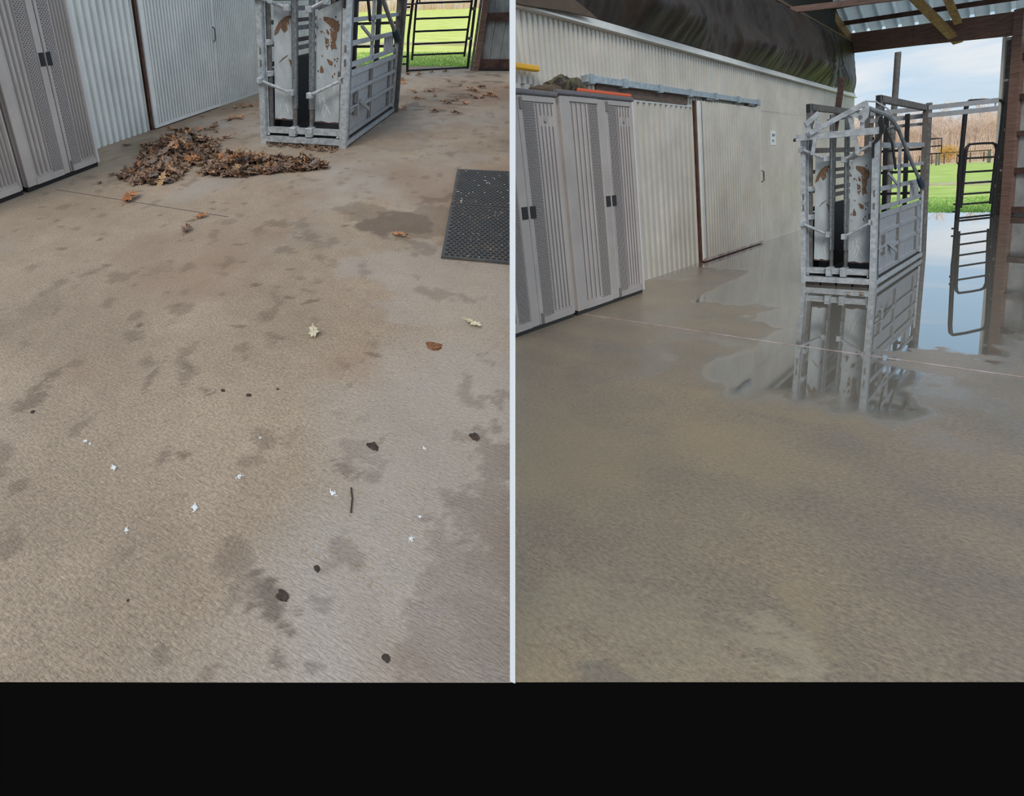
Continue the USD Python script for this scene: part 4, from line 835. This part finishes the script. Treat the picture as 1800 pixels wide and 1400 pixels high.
def tilt(path, p, rz, tx, ty, s):
    O, B = BAY['A']; x = UsdGeom.Xform.Define(stage, path); o = W('A', p)
    R = trimesh.transformations.euler_matrix(tx, ty, rz)[:3, :3] * s
    q, _ = np.linalg.qr(B); q = q * np.sign(np.diag(q.T @ B)); Mx = (q @ R).T
    x.AddTransformOp().Set(Gf.Matrix4d(*Mx[0].tolist(), 0, *Mx[1].tolist(), 0, *Mx[2].tolist(), 0, *o.tolist(), 1)); return x.GetPrim()
P1 = sg.Polygon([(-3.369, 3.313), (-3.053, 3.256), (-2.933, 3.318), (-2.817, 3.520), (-2.982, 3.844), (-2.851, 3.912), (-2.964, 4.360), (-3.071, 4.651), (-3.372, 4.902), (-3.694, 4.935), (-3.941, 4.844), (-3.911, 4.645), (-3.892, 4.360), (-3.690, 3.986), (-3.444, 3.717), (-3.500, 3.532)])
P2 = sg.Polygon([(-2.721, 3.741), (-2.493, 3.733), (-2.264, 3.837), (-2.103, 4.009), (-1.860, 4.156), (-1.610, 4.365), (-1.634, 4.452), (-1.869, 4.468), (-2.142, 4.418), (-2.355, 4.419), (-2.616, 4.388), (-2.803, 4.334), (-2.859, 4.228), (-2.730, 3.998)])
rl = np.random.default_rng(12)
def sample(poly, n):
    x0, y0, x1, y1 = poly.bounds; out = []
    while len(out) < n:
        p = sg.Point(rl.uniform(x0, x1), rl.uniform(y0, y1))
        if poly.contains(p): d = p.distance(poly.exterior); out.append((p.x, p.y, d))
    return out
for poly, N, nlit, lab, grp, hmax in ((P1, 165, 700, 'curled brown oak leaf in the big heaped leaf pile by the white door', 'leaves of the big pile', .16), (P2, 120, 480, 'curled brown oak leaf in the long low leaf pile before the chute', 'leaves of the long pile', .10)):
    pro = None; V, F, n = [], [], 0
    for k, (x, y, d) in enumerate(sample(poly, nlit)):
        v, f = leaf_mesh(200 + k % 9, .06, .8); R = trimesh.transformations.euler_matrix(rl.normal(0, .5), rl.normal(0, .5), rl.uniform(0, 6.28))[:3, :3]
        v = v @ R.T * rl.uniform(.8, 1.3) + [x, y, .015 + min(hmax, d * .45) * rl.uniform(0, .75)]; V.append(v); F.append(f + n); n += len(v)
    v = np.vstack(V); v[:, 2] = np.maximum(v[:, 2], .002)
    single('A', 'leaf_litter', (v, np.vstack(F)), 'litter', 'crushed leaves filling ' + ('the big heaped pile' if poly is P1 else 'the long low pile'), 'leaf litter', kind='stuff', smooth=True)
    first = {}
    for k, (x, y, d) in enumerate(sample(poly, N)):
        kd = (0, 4, 0, 1, 5, 2, 4, 0, 3, 5, 1, 4, 0, 2, 0, 5)[k % 16]; kd = 0 if kd == 3 and k % 3 else kd
        path = numbered('/World', 'oak_leaf'); z = .012 + min(hmax, d * .5) * rl.uniform(.75, 1.05)
        pr = tilt(path, (x, y, z), rl.uniform(0, 6.28), rl.normal(0, .55), rl.normal(0, .55), rl.uniform(.8, 1.4))
        if kd not in first: leaf_proto(path, 300 + kd, ('leaf', 'leaf_tan', 'leaf_orange', 'leaf_pale', 'leaf_grey', 'leaf_dark')[kd], .068, .9); first[kd] = path
        else: pr.GetReferences().AddInternalReference(first[kd]); pr.SetInstanceable(True)
        kn = ('brown', 'tan', 'orange brown', 'pale cream', 'grey brown', 'dark brown')[kd]
        meta(pr, lab.replace('brown', kn, 1), 'leaf', kn + ' ' + grp)
# single leaves lying apart: each with its own label
for i, (x, y, m, L, cu, lb) in enumerate(((-2.911, 2.929, 'leaf_orange', .108, .22, 'orange brown leaf lying alone in front of the big leaf pile'), (-2.094, 2.836, 'leaf_orange', .06, .4, 'small flat orange leaf on bare floor below the long pile'),
        (-2.052, 2.577, 'litter', .065, 1.6, 'dark curled leaf lying just below the small orange leaf'), (-0.600, 3.082, 'leaf', .055, 1.8, 'rolled brown leaf beside the damp patch near the mats'),
        (-0.722, 1.805, 'leaf_pale', .052, .9, 'cream lobed leaf alone in the middle of the dry floor'), (-0.019, 2.203, 'leaf_pale', .045, 1.2, 'cream curled leaf alone below the near rubber mat'),
        (-4.264, 4.382, 'litter', .06, 1.2, 'dark leaf close to the ribbed wall left of the big pile'), (-3.576, 3.405, 'litter', .05, 1.2, 'small dark leaf between the cabinet and the big pile'), (-3.514, 3.167, 'leaf', .04, 1.2, 'tiny brown leaf by the cabinet corner'))):
    path = numbered('/World', 'fallen_leaf'); pr = tilt(path, (x, y, .004), rl.uniform(0, 6.28), .05, .05, 1.0); leaf_proto(path, 400 + i, m, L, cu); meta(pr, lb, 'leaf')
sc = [(-4.020, 4.437), (-3.928, 4.412), (-4.256, 5.272), (-3.959, 5.261), (-3.844, 5.367), (-3.696, 5.484), (-3.575, 5.350), (-3.781, 5.674), (-4.344, 6.193), (-3.773, 6.064), (-3.746, 6.323), (-4.182, 6.947), (-4.020, 7.144), (-4.189, 7.151), (-3.268, 4.977), (-3.134, 4.737), (-3.801, 6.150), (-3.705, 6.211), (-4.091, 7.026), (-3.899, 7.333), (-3.997, 7.876), (-3.751, 5.426), (-3.990, 5.292), (-3.278, 4.784), (-3.231, 5.109)]
fr = [(-2.291, 10.529), (-2.169, 10.081), (-1.735, 9.064), (-1.324, 8.804), (-1.439, 9.237), (-1.541, 8.421), (-1.048, 8.153), (-0.776, 8.223), (-0.703, 8.719), (-1.069, 9.990), (-0.778, 9.436), (-0.675, 9.840), (-0.486, 9.051), (-0.272, 9.926), (-0.791, 7.387), (-1.374, 10.560), (-1.533, 9.215), (-1.647, 7.475), (-1.574, 7.346), (-1.569, 7.572), (-2.348, 11.421), (-2.078, 11.305), (-1.624, 11.955), (-1.106, 7.440), (-2.193, 11.810), (-1.915, 11.836), (-0.578, 8.807), (-0.532, 9.125), (-0.419, 8.917), (-0.838, 9.579), (-0.707, 9.326), (-0.936, 8.400)]
for pts, lb, grp in ((sc, 'dry leaf scattered along the foot of the white wall', 'leaves along the wall'), (fr, 'dry leaf scattered on the far floor right of the chute', 'leaves on the far floor')):
    first = None
    for x, y in pts:
        path = numbered('/World', 'scattered_leaf'); pr = tilt(path, (x, y, .006), rl.uniform(0, 6.28), rl.normal(0, .2), rl.normal(0, .2), rl.uniform(.9, 1.6))
        if first is None: leaf_proto(path, 500, 'leaf', .065, 1.3); first = path
        else: pr.GetReferences().AddInternalReference(first); pr.SetInstanceable(True)
        meta(pr, lb, 'leaf', grp)
V, F, n = [], [], 0
for k in range(70):
    v, f = leaf_mesh(600 + k % 5, .05, 1.2); x, y = -2.6 + .85 * rl.random(), 4.92 + .17 * rl.random() + .0; a = rl.uniform(0, 6.28); R = trimesh.transformations.euler_matrix(rl.normal(0, .4), rl.normal(0, .4), a)[:3, :3]
    v = v @ R.T * rl.uniform(.5, .8) + [x, y, .012]; v[:, 2] = np.maximum(v[:, 2], .002); V.append(v); F.append(f + n); n += len(v)
single('A', 'leaf_litter', (np.vstack(V)[:45 * 0 + len(np.vstack(V))], np.vstack(F)), 'litter', 'crushed leaves and dirt under the front of the dry chute', 'leaf litter', kind='stuff')
clods = [(-0.267, 1.269, .038, 'dark crumbly dropping right of the middle of the dry floor'), (0.061, 1.473, .036, 'dark dropping near the right edge of the dry floor'), (-0.928, 1.279, .018, 'small dark dropping left of centre, rounder of a pair'), (-0.814, 1.302, .02, 'small dark dropping left of centre, right hand of a pair'),
         (-0.295, 0.777, .02, 'small dark dropping at the top of the crusted hoof mark'), (-0.739, 0.467, .009, 'tiny black dropping low on the left of the dry floor'), (-0.061, 0.654, .022, 'brown husk near the bottom edge of the dry floor'), (-0.717, 1.385, .012, 'tiny dark pellet in the middle of the dry floor'), (-1.588, 0.835, .02, 'small brown dropping near the left edge of the dry floor'), (-0.354, 0.667, .034, 'crusted dark dropping in the hoof mark near the bottom')]
for i, (x, y, k, lb) in enumerate(clods): single('A', 'dropping', MB().lump((x, y, 0), k * .5, k * .42, k * .17, 30 + i, .75, 3), 'clod', lb, 'dropping', smooth=40)
single('A', 'husk_clump', MB().lump((-0.162, 1.956, 0), .034, .03, .010, 55, .7, 3), 'clodred', 'ginger brown husk clump below the right hand cream leaf', 'clump', smooth=40)
single('A', 'twig', MB().tube([(-0.286, 1.067, .006), (-0.270, 1.029, .007), (-0.259, 0.981, .006)], .0028, 6), 'stickm', 'thin dark twig lying on the dry floor', 'twig')
ff = [(-1.082, 0.776), (-0.726, 0.777), (-0.652, 0.940), (-0.333, 1.021), (-0.879, 0.618), (-1.268, 0.819), (-1.242, 0.818), (-0.664, 1.122), (-0.058, 1.065), (-0.069, 0.979), (-0.095, 1.336)]
def fluff(path):
    r = np.random.default_rng(3); mb = MB()
    for i in range(26): a = r.uniform(0, 6.28); q = r.normal(0, .005, 3) * [1, 1, .4]; q[2] = abs(q[2]) + .003; d = np.array([math.cos(a), math.sin(a), r.uniform(0, .4)]) * r.uniform(.006, .016); mb.tube([q, q + d], [.0022, .0006], 4)
    usdkit.mesh(stage, path + '/down', mb.done(), M['feather'])
first = None
for i, (x, y) in enumerate(ff):
    path = numbered('/World', 'white_fluff'); pr = tilt(path, (x, y, .001), rl.uniform(0, 6.28), 0, 0, (.8, .9, .7, .8, .6, .6, .4, .4, .4, .6, .5)[i])
    if first is None: fluff(path); first = path
    else: pr.GetReferences().AddInternalReference(first); pr.SetInstanceable(True)
    meta(pr, 'small white tuft of down lying on the dry concrete floor', 'fluff', 'white tufts of down')
mb = MB(); r = np.random.default_rng(8)
for i in range(420):
    y = .8 + 3.4 * r.random() ** 1.6; x = -.25 * y - .9 + (1.0 + .4 * y) * r.random() if i % 2 else -.4 + .5 * r.random(); a = r.uniform(0, 6.28); L = .002 + .005 * r.random()
    d = np.array([math.cos(a), math.sin(a), 0]) * L; mb.tube([np.array([x, y, .0015]) - d, np.array([x, y, .002]) + d], .0011, 4)
single('A', 'straw_bits', mb, 'straw', 'tiny pale straw and chaff scattered over the dry floor', 'chaff', kind='stuff')


for i_, (x_, y_, lb_) in enumerate(((-1.02, 7.78, 'curled orange leaf lying in the water before the wet chute'), (-1.10, 7.72, 'brown leaf scrap floating beside the curled orange leaf'))):
    v_, f_ = leaf_mesh(700 + i_, .035, 1.5); single('B', 'wet_leaf', (v_ + [x_, y_, .002], f_), 'leaf_orange' if i_ == 0 else 'leaf', lb_, 'leaf', smooth=True)
# ---- small fittings near the wet doorway
hp = (rf(.0, -.13, -.07), rf(.12, -.13, -.12), rf(.25, -.13, -.09), rf(.40, -.13, -.13), rf(.55, -.13, -.08), rf(.72, -.13, -.14), rf(.93, -.13, -.10))
single('B', 'yellow_cable', MB().tube(hp, .010, 6), 'yellow', 'thin yellow cable sagging along the dark plank header', 'cable')
